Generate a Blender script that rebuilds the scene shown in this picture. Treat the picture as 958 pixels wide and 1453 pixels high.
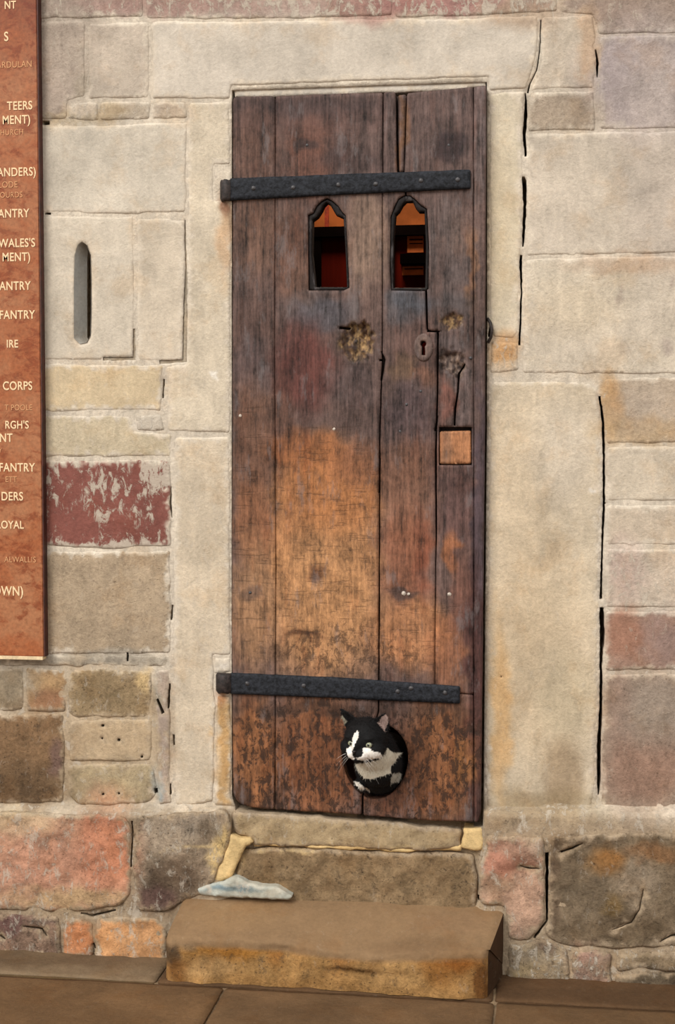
import bpy, bmesh, math, random
import numpy as np
from mathutils import Vector, Matrix
from mathutils.geometry import delaunay_2d_cdt

random.seed(7)
rng = np.random.default_rng(11)
for o in list(bpy.data.objects):
    bpy.data.objects.remove(o)
scene = bpy.context.scene
COL = scene.collection

# ------------------------------------------------------------------ camera
IW, IH, F = 958.0, 1453.0, 2000.0          # image frame and focal length in pixels
DIST = 3.2
YAW, PITCH = math.radians(8.0), math.radians(3.0)
FWD = np.array([-math.sin(YAW)*math.cos(PITCH), math.cos(YAW)*math.cos(PITCH), -math.sin(PITCH)])
RGT = np.array([math.cos(YAW), math.sin(YAW), 0.0])
UPV = np.cross(RGT, FWD)

def ray(px, py):
    px = np.asarray(px, float); py = np.asarray(py, float)
    return FWD + ((px-IW/2)/F)[..., None]*RGT - ((py-IH/2)/F)[..., None]*UPV
_r = ray(479.0, 1372.0)
PLINTH = .030
CAM = np.array([0.0, -DIST, -_r[2]/_r[1]*(DIST-PLINTH)])   # the plinth of the wall meets the floor at z = 0

cam_data = bpy.data.cameras.new('camera')
cam = bpy.data.objects.new('camera', cam_data); COL.objects.link(cam)
cam.location = CAM
cam.rotation_euler = (math.pi/2-PITCH, 0, YAW)
cam_data.sensor_fit = 'VERTICAL'; cam_data.sensor_height = 24.0
cam_data.lens = F*24.0/IH
cam_data.clip_start = 0.05
scene.camera = cam

# ------------------------------------------------------------------ light
world = bpy.data.worlds.new('overcast_sky'); scene.world = world
world.use_nodes = True
bg = world.node_tree.nodes['Background']
bg.inputs['Color'].default_value = (1.0, 0.975, 0.94, 1)
bg.inputs['Strength'].default_value = 0.95
sun_d = bpy.data.lights.new('sun', 'SUN'); sun_d.energy = 2.3; sun_d.angle = math.radians(32)
sun_d.color = (1.0, 0.965, 0.91)
sun = bpy.data.objects.new('sun', sun_d); COL.objects.link(sun)
sun.location = (-3, -6, 6)
sun.rotation_euler = Vector((0.50, 0.85, -0.85)).to_track_quat('-Z', 'Y').to_euler()

vs = scene.view_settings
scene.display_settings.display_device = 'sRGB'
vs.view_transform = 'Standard'; vs.look = 'None'; vs.gamma = 1.0; vs.use_curve_mapping = False
vs.exposure = 0.12

# ------------------------------------------------------------------ pixel <-> place
def W(px, py, d=0.0):
    """point on the vertical plane y = -d"""
    r = ray(px, py); d = np.asarray(d, float)
    t = (-d - CAM[1])/r[..., 1]
    return CAM + t[..., None]*r
def Fl(px, py, z=0.0):
    r = ray(px, py)
    t = (z-CAM[2])/r[..., 2]
    return CAM + t[..., None]*r
def proj(P):
    v = P-CAM
    zc = v@FWD
    return IW/2+F*(v@RGT)/zc, IH/2-F*(v@UPV)/zc
def WP(pts, d=0.0):
    a = np.array(pts, float)
    p = W(a[:, 0], a[:, 1], d)
    return np.stack([p[:, 0], p[:, 2]], 1)
PX = float(np.linalg.norm(W(480., 726.)-W(481., 726.)))     # metres per pixel on the wall

# ------------------------------------------------------------------ noise and colour
def _h(ix, iy, s):
    n = (ix*374761393 + iy*668265263 + s*1274126177) & 0xffffffff
    n = ((n ^ (n >> 13))*1274126177) & 0xffffffff
    return ((n ^ (n >> 16)) & 0xffff)/65535.0
def vn(x, y, s=0):
    x = np.asarray(x, float); y = np.asarray(y, float)
    ix = np.floor(x).astype(np.int64); iy = np.floor(y).astype(np.int64)
    fx = x-ix; fy = y-iy
    fx = fx*fx*(3-2*fx); fy = fy*fy*(3-2*fy)
    a = _h(ix, iy, s); b = _h(ix+1, iy, s); c = _h(ix, iy+1, s); d = _h(ix+1, iy+1, s)
    return (a+(b-a)*fx)*(1-fy)+(c+(d-c)*fx)*fy
def fbm(x, y, o=3, s=0):
    r = 0; a = .5; t = 0
    for i in range(o):
        r = r+a*vn(x, y, s+i*17); t += a; a *= .5; x = x*2.03+3.1; y = y*2.03+1.7
    return r/t
def sstep(e0, e1, x):
    t = np.clip((x-e0)/(e1-e0), 0, 1); return t*t*(3-2*t)
def lin(c):
    c = np.asarray(c, float)/255.0
    return np.where(c <= .04045, c/12.92, ((np.maximum(c, 0)+.055)/1.055)**2.4)
def field(px, py, base, blobs, warp=16.0, seed=3):
    c = np.empty((len(px), len(base))); c[:] = base
    wx = px+(fbm(px/22, py/22, 3, seed)-.5)*2*warp
    wy = py+(fbm(px/22+40, py/22+9, 3, seed+1)-.5)*2*warp
    for (cx, cy, rx, ry, col, st, so) in blobs:
        d = np.sqrt(((wx-cx)/rx)**2+((wy-cy)/ry)**2)
        w = st*(1-sstep(1-so, 1+so, d))
        c += (np.array(col, float)-c)*w[:, None]
    return c

# ------------------------------------------------------------------ polygon tools
def round_poly(p, r, n=4):
    p = np.asarray(p, float); N = len(p); out = []
    for i in range(N):
        a, b, c = p[i-1], p[i], p[(i+1) % N]
        la = np.linalg.norm(a-b); lc = np.linalg.norm(c-b)
        q0 = b+(a-b)/la*min(r, la*.45); q1 = b+(c-b)/lc*min(r, lc*.45)
        for k in range(n+1):
            t = k/n
            out.append((1-t)**2*q0+2*t*(1-t)*b+t*t*q1)
    return np.array(out)
def densify(p, s):
    p = np.asarray(p, float); out = []
    for i in range(len(p)):
        a, b = p[i], p[(i+1) % len(p)]
        L = np.linalg.norm(b-a)
        if L < 1e-6: continue
        k = max(1, int(round(L/s)))
        for j in range(k): out.append(a+(b-a)*j/k)
    return np.array(out)
def jitter_poly(p, a, sc, seed):
    q = p.copy()
    q[:, 0] += (fbm(p[:, 0]*sc, p[:, 1]*sc, 3, seed)-.5)*2*a
    q[:, 1] += (fbm(p[:, 0]*sc+31, p[:, 1]*sc+7, 3, seed+5)-.5)*2*a
    return q
def inside(P, poly):
    x, y = P[:, 0], P[:, 1]; r = np.zeros(len(P), bool)
    n = len(poly)
    for i in range(n):
        x0, y0 = poly[i]; x1, y1 = poly[(i+1) % n]
        if y0 == y1: continue
        m = (y0 > y) != (y1 > y)
        r ^= m & (x < (x1-x0)*(y-y0)/(y1-y0)+x0)
    return r
def edge_dist(P, polys):
    d = np.full(len(P), 9.0)
    for poly in polys:
        n = len(poly)
        for i in range(n):
            a = poly[i]; b = poly[(i+1) % n]
            ab = b-a; L = ab@ab
            if L < 1e-14: continue
            t = np.clip(((P-a)@ab)/L, 0, 1)
            q = P-(a+t[:, None]*ab)
            d = np.minimum(d, np.hypot(q[:, 0], q[:, 1]))
    return d
def stroke(pts, w):
    """thin closed polygon (a crack) around a polyline; w = width at each point or one width"""
    p = np.array(pts, float); n = len(p)
    ws = np.full(n, w, float) if np.isscalar(w) else np.array(w, float)
    L = []; R = []
    for i in range(n):
        t = p[min(i+1, n-1)]-p[max(i-1, 0)]; t = t/np.linalg.norm(t)
        nn = np.array([-t[1], t[0]])
        L.append(p[i]+nn*ws[i]/2); R.append(p[i]-nn*ws[i]/2)
    return np.array(L+R[::-1])

def add_attr(me, name, arr):
    a = me.attributes.new(name, 'FLOAT_COLOR', 'POINT')
    full = np.ones((len(me.vertices), 4), np.float32); full[:, :3] = arr
    a.data.foreach_set('color', full.ravel())

def link(name, me, mat=None, parent=None):
    o = bpy.data.objects.new(name, me); COL.objects.link(o)
    if mat is not None: me.materials.append(mat)
    if parent is not None: o.parent = parent
    return o
def tag(o, label=None, cat=None, group=None, kind=None):
    if label: o['label'] = label
    if cat: o['category'] = cat
    if group: o['group'] = group
    if kind: o['kind'] = kind
    return o
def empty(name, loc=(0, 0, 0)):
    o = bpy.data.objects.new(name, None); COL.objects.link(o); o.location = loc
    o.empty_display_size = .05
    return o

def relief(name, outer, holes=(), step=.006, w0=0.0, amp=.001, nsc=30, edge=.008, drop=.004, back=.05,
           colfn=None, mat=None, parent=None, jit=0.0, plane='wall', wfun=None, seed=0, rough_edge=None, origin=None, fast=False):
    outer = np.asarray(outer, float)
    o_d = densify(outer, step)
    if jit: o_d = jitter_poly(o_d, jit, 28, seed+101)
    hs = [np.asarray(h, float) for h in holes]
    hd = [densify(h, step) for h in hs]
    polys = [o_d]+hd
    mn, mx = o_d.min(0), o_d.max(0)
    nu = int((mx[0]-mn[0])/step)+1; nv = int((mx[1]-mn[1])/(step*.87))+1
    gu, gv = np.meshgrid(np.arange(nu), np.arange(nv))
    G = np.stack([mn[0]+(gu+.5*(gv % 2))*step, mn[1]+(gv+.5)*step*.87], -1).reshape(-1, 2)
    G += rng.uniform(-.12, .12, G.shape)*step
    k = inside(G, o_d)
    for h in hd: k &= ~inside(G, h)
    G = G[k]
    if len(G) and not fast:
        dg = edge_dist(G, polys)
        G = G[dg > step*.45]
    verts = []; edges = []
    for p in polys:
        s = len(verts); verts += [Vector((float(a), float(b))) for a, b in p]
        edges += [(s+i, s+(i+1) % len(p)) for i in range(len(p))]
    verts += [Vector((float(a), float(b))) for a, b in G]
    res = delaunay_2d_cdt(verts, edges, [], 0, 1e-6)
    P = np.array([(v.x, v.y) for v in res[0]])
    T = np.array([f for f in res[2] if len(f) == 3], int)
    C = P[T].mean(1)
    k = inside(C, o_d)
    for h in hd: k &= ~inside(C, h)
    T = T[k]
    used = np.unique(T); mp = -np.ones(len(P), int); mp[used] = np.arange(len(used))
    P = P[used]; T = mp[T]
    # keep the winding counter-clockwise in (u, v)
    a, b, c = P[T[:, 0]], P[T[:, 1]], P[T[:, 2]]
    cr = (b[:, 0]-a[:, 0])*(c[:, 1]-a[:, 1])-(b[:, 1]-a[:, 1])*(c[:, 0]-a[:, 0])
    T[cr < 0] = T[cr < 0][:, ::-1]
    dist = np.full(len(P), .05) if fast else edge_dist(P, polys)
    u, v = P[:, 0], P[:, 1]
    w = np.full(len(P), 0.0)+(w0(u) if callable(w0) else w0)
    w += (fbm(u*nsc, v*nsc, 4, seed)-.5)*2*amp
    ed = edge*(1+.6*(fbm(u*40, v*40, 2, seed+9)-.5)) if rough_edge is None else edge
    w -= drop*(1-np.sqrt(np.clip(1-(1-np.clip(dist/ed, 0, 1))**2, 0, 1)))
    def place(u, v, w):
        if plane == 'wall': return np.stack([u, -w, v], 1)
        return np.stack([u, v, w], 1)
    px, py = proj(place(u, v, w))
    if wfun is not None: w = w+wfun(px, py, u, v, dist)
    if colfn is not None: col, aux = colfn(px, py, u, v, dist)
    else: col = np.full((len(P), 3), 180.); aux = np.zeros((len(P), 3))
    # skirt
    E = np.concatenate([T[:, [0, 1]], T[:, [1, 2]], T[:, [2, 0]]])
    key = np.sort(E, 1)[:, 0]*len(P)+np.sort(E, 1)[:, 1]
    _, idx, cnt = np.unique(key, return_index=True, return_counts=True)
    B = E[idx[cnt == 1]]
    bv = np.unique(B); bm_ = -np.ones(len(P), int); bm_[bv] = np.arange(len(bv))+len(P)
    wb = (w0(u[bv]) if callable(w0) else w0)-back
    V3 = np.concatenate([place(u, v, w), place(u[bv], v[bv], np.full(len(bv), 0.0)+wb)])
    col = np.concatenate([col, col[bv]]); aux = np.concatenate([aux, aux[bv]])
    faces = [tuple(t) for t in T.tolist()]+[(int(b_), int(a_), int(bm_[a_]), int(bm_[b_])) for a_, b_ in B]
    org = V3[:len(P)].mean(0) if origin is None else np.array(origin)
    me = bpy.data.meshes.new(name)
    me.from_pydata((V3-org).tolist(), [], faces)
    add_attr(me, 'Col', lin(np.clip(col, 0, 255))); add_attr(me, 'Aux', aux)
    sm = np.zeros(len(faces), bool); sm[:len(T)] = True
    me.polygons.foreach_set('use_smooth', sm)
    o = link(name, me, mat, parent)
    o.location = org
    return o

# ------------------------------------------------------------------ materials
def nt(name):
    m = bpy.data.materials.new(name); m.use_nodes = True
    t = m.node_tree; b = t.nodes['Principled BSDF']
    return m, t, b
def N(t, ty, **kw):
    n = t.nodes.new(ty)
    for k, v in kw.items():
        if k in n.inputs.keys() if hasattr(n.inputs, 'keys') else False: n.inputs[k].default_value = v
        else: setattr(n, k, v)
    return n
def math_(t, op, a, b=None, c=None, clamp=False):
    n = t.nodes.new('ShaderNodeMath'); n.operation = op; n.use_clamp = clamp
    for i, v in enumerate((a, b, c)):
        if v is None: continue
        if isinstance(v, (int, float)): n.inputs[i].default_value = v
        else: t.links.new(v, n.inputs[i])
    return n.outputs[0]
def noise(t, vec, scale, detail=4, rough=.6, dist=0.0):
    n = t.nodes.new('ShaderNodeTexNoise'); n.inputs['Scale'].default_value = scale
    n.inputs['Detail'].default_value = detail; n.inputs['Roughness'].default_value = rough
    n.inputs['Distortion'].default_value = dist
    t.links.new(vec, n.inputs['Vector']); return n.outputs['Fac']
def mapping(t, vec, sc):
    n = t.nodes.new('ShaderNodeMapping'); n.inputs['Scale'].default_value = sc
    t.links.new(vec, n.inputs['Vector']); return n.outputs['Vector']
def mix(t, fac, a, b, mode='MIX'):
    n = t.nodes.new('ShaderNodeMix'); n.data_type = 'RGBA'; n.blend_type = mode
    for s, v in ((n.inputs[0], fac), (n.inputs[6], a), (n.inputs[7], b)):
        if isinstance(v, (int, float)): s.default_value = v
        elif isinstance(v, tuple): s.default_value = v
        else: t.links.new(v, s)
    return n.outputs[2]
def ramp(t, v, lo, hi):
    n = t.nodes.new('ShaderNodeMapRange'); n.interpolation_type = 'SMOOTHSTEP'
    n.inputs['From Min'].default_value = lo; n.inputs['From Max'].default_value = hi
    t.links.new(v, n.inputs['Value']); return n.outputs['Result']
def scale_col(t, col, f):
    n = t.nodes.new('ShaderNodeVectorMath'); n.operation = 'SCALE'
    t.links.new(col, n.inputs[0]); t.links.new(f, n.inputs['Scale']); return n.outputs[0]
def bump(t, b, h, strength, distance):
    n = t.nodes.new('ShaderNodeBump'); n.inputs['Distance'].default_value = distance
    if isinstance(strength, (int, float)): n.inputs['Strength'].default_value = strength
    else: t.links.new(strength, n.inputs['Strength'])
    t.links.new(h, n.inputs['Height']); t.links.new(n.outputs[0], b.inputs['Normal'])
def attrs(t):
    a = t.nodes.new('ShaderNodeAttribute'); a.attribute_name = 'Col'
    x = t.nodes.new('ShaderNodeAttribute'); x.attribute_name = 'Aux'
    s = t.nodes.new('ShaderNodeSeparateColor'); t.links.new(x.outputs['Color'], s.inputs[0])
    g = t.nodes.new('ShaderNodeNewGeometry')
    return a.outputs['Color'], s.outputs[0], s.outputs[1], s.outputs[2], g.outputs['Position']

def stone_material():
    m, t, b = nt('weathered_limestone')
    col, mot, lime, pit, pos = attrs(t)
    n1 = noise(t, pos, 15, 10, .70, .4)
    n2 = noise(t, pos, 120, 6, .75)
    n3 = noise(t, mapping(t, pos, (1.0, 1.0, .3)), 46, 6, .65)
    s = math_(t, 'ADD', math_(t, 'MULTIPLY', math_(t, 'SUBTRACT', n1, .5), 2.3), math_(t, 'MULTIPLY', math_(t, 'SUBTRACT', n2, .5), 2.2))
    s = math_(t, 'ADD', s, math_(t, 'MULTIPLY', math_(t, 'SUBTRACT', n3, .5), 1.2))
    f = math_(t, 'ADD', math_(t, 'MULTIPLY', s, mot), 1.0)
    f = math_(t, 'MINIMUM', math_(t, 'MAXIMUM', f, .16), 1.7)
    c = scale_col(t, col, f)
    # warm and cool drift
    n4 = noise(t, pos, 9, 5, .65)
    c = mix(t, math_(t, 'MULTIPLY', ramp(t, n4, .50, .66), .30), c, (.88, .70, .50, 1), 'MULTIPLY')
    n5 = noise(t, pos, 12, 6, .7)
    c = mix(t, math_(t, 'MULTIPLY', ramp(t, n5, .52, .70), .35), c, (.84, .86, .90, 1), 'MULTIPLY')
    # pale lime smears
    l1 = noise(t, mapping(t, pos, (1.0, 1.0, .55)), 48, 9, .76, .5)
    lf = ramp(t, math_(t, 'ADD', l1, math_(t, 'MULTIPLY', lime, .25)), .60, .68)
    c = mix(t, math_(t, 'MULTIPLY', lf, math_(t, 'MINIMUM', math_(t, 'MULTIPLY', lime, 2.2), .85)), c, (.56, .49, .40, 1))
    # dark grime and pits
    g1 = noise(t, pos, 38, 8, .75, .3)
    gf = math_(t, 'MULTIPLY', ramp(t, g1, .56, .68), math_(t, 'MINIMUM', math_(t, 'MULTIPLY', pit, 1.3), .8))
    c = mix(t, gf, c, (.085, .065, .048, 1))
    p1 = noise(t, pos, 150, 3, .6)
    pf = math_(t, 'MULTIPLY', ramp(t, p1, .63, .70), math_(t, 'MINIMUM', math_(t, 'MULTIPLY', pit, 1.3), .85))
    c = mix(t, pf, c, (.06, .042, .03, 1))
    t.links.new(c, b.inputs['Base Color'])
    b.inputs['Roughness'].default_value = .92
    b.inputs['Specular IOR Level'].default_value = .12
    h = math_(t, 'ADD', n1, math_(t, 'MULTIPLY', n2, .6))
    h = math_(t, 'ADD', h, math_(t, 'MULTIPLY', lf, math_(t, 'MULTIPLY', lime, .3)))
    h = math_(t, 'SUBTRACT', h, math_(t, 'ADD', math_(t, 'MULTIPLY', pf, .5), math_(t, 'MULTIPLY', gf, .25)))
    bump(t, b, h, math_(t, 'ADD', math_(t, 'MULTIPLY', mot, 1.1), .15, clamp=True), .008)
    return m
def wood_material():
    m, t, b = nt('old_oak')
    col, scr, blo, gra, pos = attrs(t)
    g1 = noise(t, mapping(t, pos, (1, 1, .05)), 130, 6, .65)
    g2 = noise(t, mapping(t, pos, (1, 1, .10)), 38, 6, .65, .4)
    n1 = noise(t, pos, 20, 8, .7)
    s = math_(t, 'ADD', math_(t, 'MULTIPLY', math_(t, 'SUBTRACT', g1, .5), 2.6), math_(t, 'MULTIPLY', math_(t, 'SUBTRACT', g2, .5), 2.2))
    s = math_(t, 'MULTIPLY', s, gra)
    s = math_(t, 'ADD', s, math_(t, 'MULTIPLY', math_(t, 'SUBTRACT', n1, .5), 2.2))
    g3 = noise(t, mapping(t, pos, (1, 1, .35)), 190, 4, .7)
    s = math_(t, 'ADD', s, math_(t, 'MULTIPLY', math_(t, 'SUBTRACT', g3, .5), 1.6))
    f = math_(t, 'MAXIMUM', math_(t, 'ADD', s, 1.0), .14)
    c = scale_col(t, col, f)
    # worn streaks of red and of grey
    w1 = noise(t, mapping(t, pos, (1, 1, .22)), 26, 6, .7)
    c = mix(t, math_(t, 'MULTIPLY', ramp(t, w1, .52, .66), .40), c, (.76, .54, .44, 1), 'MULTIPLY')
    w2 = noise(t, mapping(t, pos, (1, 1.3, .3)), 31, 6, .7)
    c = mix(t, math_(t, 'MULTIPLY', ramp(t, w2, .55, .68), .40), c, (.20, .175, .175, 1))
    w3 = noise(t, mapping(t, pos, (1, 1, .16)), 70, 6, .75)
    c = mix(t, math_(t, 'MULTIPLY', ramp(t, w3, .58, .68), .55), c, (.028, .02, .018, 1))
    # scratches across the boards
    k1 = noise(t, mapping(t, pos, (.16, 1, 1.5)), 105, 4, .62)
    kf = math_(t, 'MULTIPLY', ramp(t, k1, .57, .66), scr)
    c = mix(t, math_(t, 'MULTIPLY', kf, .75), c, (.045, .024, .014, 1))
    # dark blotches
    d1 = noise(t, mapping(t, pos, (1.0, 1, .62)), 62, 6, .72, .4)
    df = math_(t, 'MULTIPLY', ramp(t, d1, .48, .59), blo)
    c = mix(t, math_(t, 'MULTIPLY', df, .85), c, (.030, .017, .012, 1))
    t.links.new(c, b.inputs['Base Color'])
    b.inputs['Roughness'].default_value = .62
    b.inputs['Specular IOR Level'].default_value = .25
    h = math_(t, 'SUBTRACT', math_(t, 'ADD', g1, math_(t, 'MULTIPLY', n1, .8)), math_(t, 'ADD', math_(t, 'MULTIPLY', kf, .4), math_(t, 'MULTIPLY', df, .4)))
    bump(t, b, h, .6, .004)
    return m
def simple(name, rgb, rough=.7, metal=0.0, var=.5, scale=60, bs=.4, bd=.002, spec=.4, stretch=(1, 1, 1), dark=None):
    m, t, b = nt(name)
    g = t.nodes.new('ShaderNodeNewGeometry'); v = mapping(t, g.outputs['Position'], stretch)
    n1 = noise(t, v, scale, 6, .65)
    c = tuple(lin(rgb))+(1,)
    lo = tuple(lin(np.array(rgb)*(1-var*.6)))+(1,) if dark is None else tuple(lin(dark))+(1,)
    hi = tuple(lin(np.minimum(np.array(rgb)*(1+var*.35), 255)))+(1,)
    t.links.new(mix(t, ramp(t, n1, .3, .7), lo, hi), b.inputs['Base Color'])
    b.inputs['Roughness'].default_value = rough; b.inputs['Metallic'].default_value = metal
    b.inputs['Specular IOR Level'].default_value = spec
    bump(t, b, n1, bs, bd)
    return m
def fur_material():
    m, t, b = nt('cat_fur')
    a = t.nodes.new('ShaderNodeAttribute'); a.attribute_name = 'Col'
    g = t.nodes.new('ShaderNodeNewGeometry')
    n1 = noise(t, g.outputs['Position'], 300, 3, .6)
    f = math_(t, 'ADD', math_(t, 'MULTIPLY', math_(t, 'SUBTRACT', n1, .5), .7), 1.0)
    t.links.new(scale_col(t, a.outputs['Color'], f), b.inputs['Base Color'])
    b.inputs['Roughness'].default_value = .75; b.inputs['Specular IOR Level'].default_value = .2
    bump(t, b, n1, .4, .002)
    return m
STONE = stone_material(); WOOD = wood_material(); FUR = fur_material()
IRON = simple('wrought_iron', (40, 42, 47), .6, .0, .7, 110, .9, .003, .14)
IRON_NAIL = simple('iron_nail', (62, 60, 62), .5, .0, .6, 200, .4, .001, .6)
PALE_NAIL = simple('pale_nail', (190, 178, 165), .5, .0, .5, 300, .4, .001, .5)  # sunlit brightness of the nail heads put into a pale colour
RUST = simple('rusty_iron', (46, 38, 36), .6, .0, .9, 120, .6, .002, .4)
DARKWOOD = simple('dark_wood', (38, 27, 22), .8, 0, .5, 60, .3, .002, .2, (1, 1, .1))

# ------------------------------------------------------------------ wall: colour of the whole face
WALL_BLOBS = [
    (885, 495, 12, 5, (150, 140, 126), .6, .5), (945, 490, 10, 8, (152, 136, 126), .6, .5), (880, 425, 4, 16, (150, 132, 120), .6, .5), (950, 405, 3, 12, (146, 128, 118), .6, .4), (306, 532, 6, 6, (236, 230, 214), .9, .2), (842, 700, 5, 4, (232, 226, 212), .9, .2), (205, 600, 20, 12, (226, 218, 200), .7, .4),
    (735, 800, 40, 200, (210, 190, 158), .5, .6), (800, 640, 40, 70, (200, 190, 172), .5, .6), (770, 950, 70, 140, (192, 172, 140), .6, .6),
    (85, 60, 58, 75, (168, 154, 138), .75, .5), (75, 110, 40, 40, (178, 162, 146), .6, .5), (118, 122, 10, 18, (158, 146, 126), .8, .3),
    (240, 5, 125, 17, (166, 134, 122), .75, .4), (520, 6, 60, 26, (164, 126, 114), .75, .4), (620, 3, 90, 18, (160, 118, 110), .8, .4),
    (400, 4, 90, 16, (176, 150, 136), .6, .5), (900, 8, 100, 24, (150, 132, 118), .7, .5), (740, 20, 60, 20, (170, 145, 120), .6, .5),
    (915, 110, 85, 80, (163, 152, 148), .85, .5), (800, 160, 60, 26, (165, 150, 130), .6, .5), (945, 230, 60, 190, (186, 174, 160), .5, .6),
    (835, 60, 16, 60, (188, 160, 130), .7, .4), (700, 330, 30, 120, (214, 196, 160), .5, .6),
    (715, 500, 24, 28, (196, 150, 100), .8, .4), (716, 522, 20, 10, (214, 200, 176), .7, .4),
    (320, 330, 12, 60, (190, 150, 110), .5, .5), (318, 292, 8, 18, (120, 82, 62), .7, .5), (314, 990, 9, 14, (150, 96, 70), .7, .5),
    (316, 1060, 12, 80, (196, 158, 106), .6, .5),
    (150, 90, 60, 50, (186, 174, 156), .5, .6), (155, 160, 22, 16, (168, 148, 116), .7, .4), (100, 168, 40, 8, (172, 158, 132), .7, .4),
    (850, 470, 110, 60, (206, 194, 174), .5, .6), (900, 375, 90, 14, (186, 160, 134), .55, .5), (820, 440, 60, 40, (212, 196, 166), .5, .6),
    (868, 580, 14, 45, (186, 142, 88), .75, .5), (905, 612, 60, 18, (180, 146, 96), .6, .5), (905, 590, 60, 40, (178, 164, 146), .5, .6),
    (888, 810, 26, 44, (196, 172, 160), .5, .5), (890, 900, 26, 38, (160, 118, 96), .75, .4), (940, 905, 30, 38, (158, 136, 128), .6, .5),
    (880, 1010, 20, 60, (150, 124, 108), .5, .5), (920, 1090, 60, 50, (156, 120, 100), .6, .5), (930, 1010, 50, 50, (148, 138, 124), .5, .5),
    (710, 1020, 12, 120, (206, 162, 104), .6, .6), (800, 985, 36, 60, (180, 168, 140), .5, .6), (800, 1100, 26, 50, (138, 116, 88), .55, .5),
    (770, 1145, 80, 24, (138, 120, 90), .6, .5), (840, 1150, 16, 22, (178, 168, 146), .6, .5),
    # around the foot of the wall, left
    (60, 985, 24, 22, (182, 150, 106), .6, .4), (65, 995, 26, 18, (140, 98, 76), .6, .5), (20, 965, 40, 26, (150, 138, 116), .6, .5), (150, 935, 90, 12, (154, 146, 130), .7, .4),
    (40, 1060, 60, 50, (140, 112, 82), .7, .5), (40, 1115, 62, 34, (104, 84, 62), .8, .5), (80, 1075, 14, 26, (112, 90, 84), .7, .4),
    (165, 985, 60, 28, (150, 130, 98), .6, .5), (205, 965, 10, 18, (214, 186, 134), .7, .4), (160, 1050, 60, 34, (186, 164, 132), .6, .5), (150, 1112, 60, 28, (170, 154, 122), .6, .5),
    (224, 1110, 8, 26, (150, 168, 172), .75, .4), (222, 985, 6, 16, (128, 136, 134), .7, .4), (235, 1060, 10, 80, (176, 158, 142), .6, .5),
    (20, 1165, 50, 20, (196, 178, 142), .6, .5), (150, 1200, 45, 70, (198, 132, 100), .75, .5), (50, 1230, 70, 50, (180, 130, 106), .55, .5), (100, 1275, 100, 14, (186, 160, 120), .6, .5),
    (58, 1195, 10, 14, (122, 96, 78), .6, .5), (110, 1275, 60, 10, (168, 142, 104), .5, .5),
    (235, 1180, 50, 28, (168, 152, 130), .6, .5), (250, 1245, 40, 30, (96, 80, 64), .85, .5), (215, 1275, 30, 18, (92, 68, 62), .8, .5), (275, 1165, 20, 18, (160, 148, 130), .6, .5),
    (275, 1215, 16, 16, (128, 112, 92), .6, .5), (290, 1180, 8, 22, (120, 104, 84), .6, .5),
    (10, 1310, 22, 18, (110, 82, 76), .8, .5), (115, 1320, 24, 18, (206, 142, 98), .8, .4), (180, 1325, 44, 20, (210, 160, 112), .75, .4), (55, 1325, 30, 16, (140, 116, 96), .6, .5), (75, 1302, 30, 9, (110, 94, 84), .7, .5),
    # yellow pointing round the sill
    (320, 1215, 22, 40, (206, 178, 122), .95, .3), (340, 1190, 14, 10, (206, 180, 128), .9, .3), (670, 1190, 18, 18, (212, 186, 134), .95, .3), (450, 1204, 200, 3, (210, 184, 134), .9, .4),
    (730, 1205, 30, 30, (164, 122, 100), .5, .5), (705, 1225, 18, 24, (186, 128, 104), .7, .5), (740, 1225, 28, 8, (110, 72, 56), .7, .5), (745, 1270, 26, 40, (190, 154, 128), .7, .5), (760, 1200, 16, 18, (184, 164, 140), .6, .5), (705, 1255, 20, 16, (140, 116, 92), .6, .5),
    (860, 1225, 26, 18, (160, 108, 54), .75, .5), (870, 1285, 16, 14, (134, 104, 56), .6, .5), (905, 1245, 30, 40, (146, 132, 112), .6, .5), (935, 1210, 50, 12, (150, 110, 74), .65, .5), (800, 1190, 26, 16, (92, 76, 58), .8, .5), (785, 1255, 9, 70, (84, 68, 54), .6, .5), (830, 1260, 40, 50, (116, 102, 82), .5, .5), (890, 1320, 60, 16, (96, 80, 60), .6, .5),  # the dark strip beside the pink stone is its shadow, painted in
    (765, 1345, 26, 26, (160, 144, 118), .6, .5), (830, 1355, 28, 16, (176, 140, 122), .6, .5), (775, 1340, 14, 12, (110, 92, 78), .7, .5), (920, 1385, 50, 12, (96, 84, 66), .7, .5), (900, 1350, 40, 10, (156, 138, 108), .6, .5), (860, 1375, 30, 16, (140, 124, 102), .5, .5), (735, 1380, 30, 12, (170, 150, 110), .5, .5),
]
MORTAR_COL = (214, 203, 182)
MORTAR_EXTRA = [(480, 1290, 900, 150, (160, 140, 112), .8, .1), (130, 1045, 130, 100, (172, 152, 122), .7, .3), (910, 1040, 60, 130, (168, 148, 126), .6, .3)]
def wall_col(base, mot=.3, lime=.15, pit=.1, extra=(), auxb=(), k=1.0, seed=3, gl=True, smear=0):
    def fn(px, py, u, v, dist):
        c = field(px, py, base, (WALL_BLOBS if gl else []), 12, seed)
        if len(extra): c = blend(px, py, c, extra, seed+4)
        c = c*(1+(fbm(u*9, v*9, 3, seed+20)-.5)*.16)[:, None]*k
        if smear:
            mc = blend(px, py, field(px, py, MORTAR_COL, WALL_BLOBS if gl else [], 12, 3), MORTAR_EXTRA, 7)
            e = sstep(.0, .010, dist+(fbm(u*70, v*70, 3, seed+31)-.5)*.034*smear-.002)
            c = mc+(c-mc)*e[:, None]
        c = c*np.array((.998, .992, 1.008))
        a = np.empty((len(px), 3)); a[:] = (mot*(1.35 if mot < .36 else 1.1), lime, pit)
        if len(auxb): a = blend(px, py, a, auxb, seed+6)
        return c, a
    return fn
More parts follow.
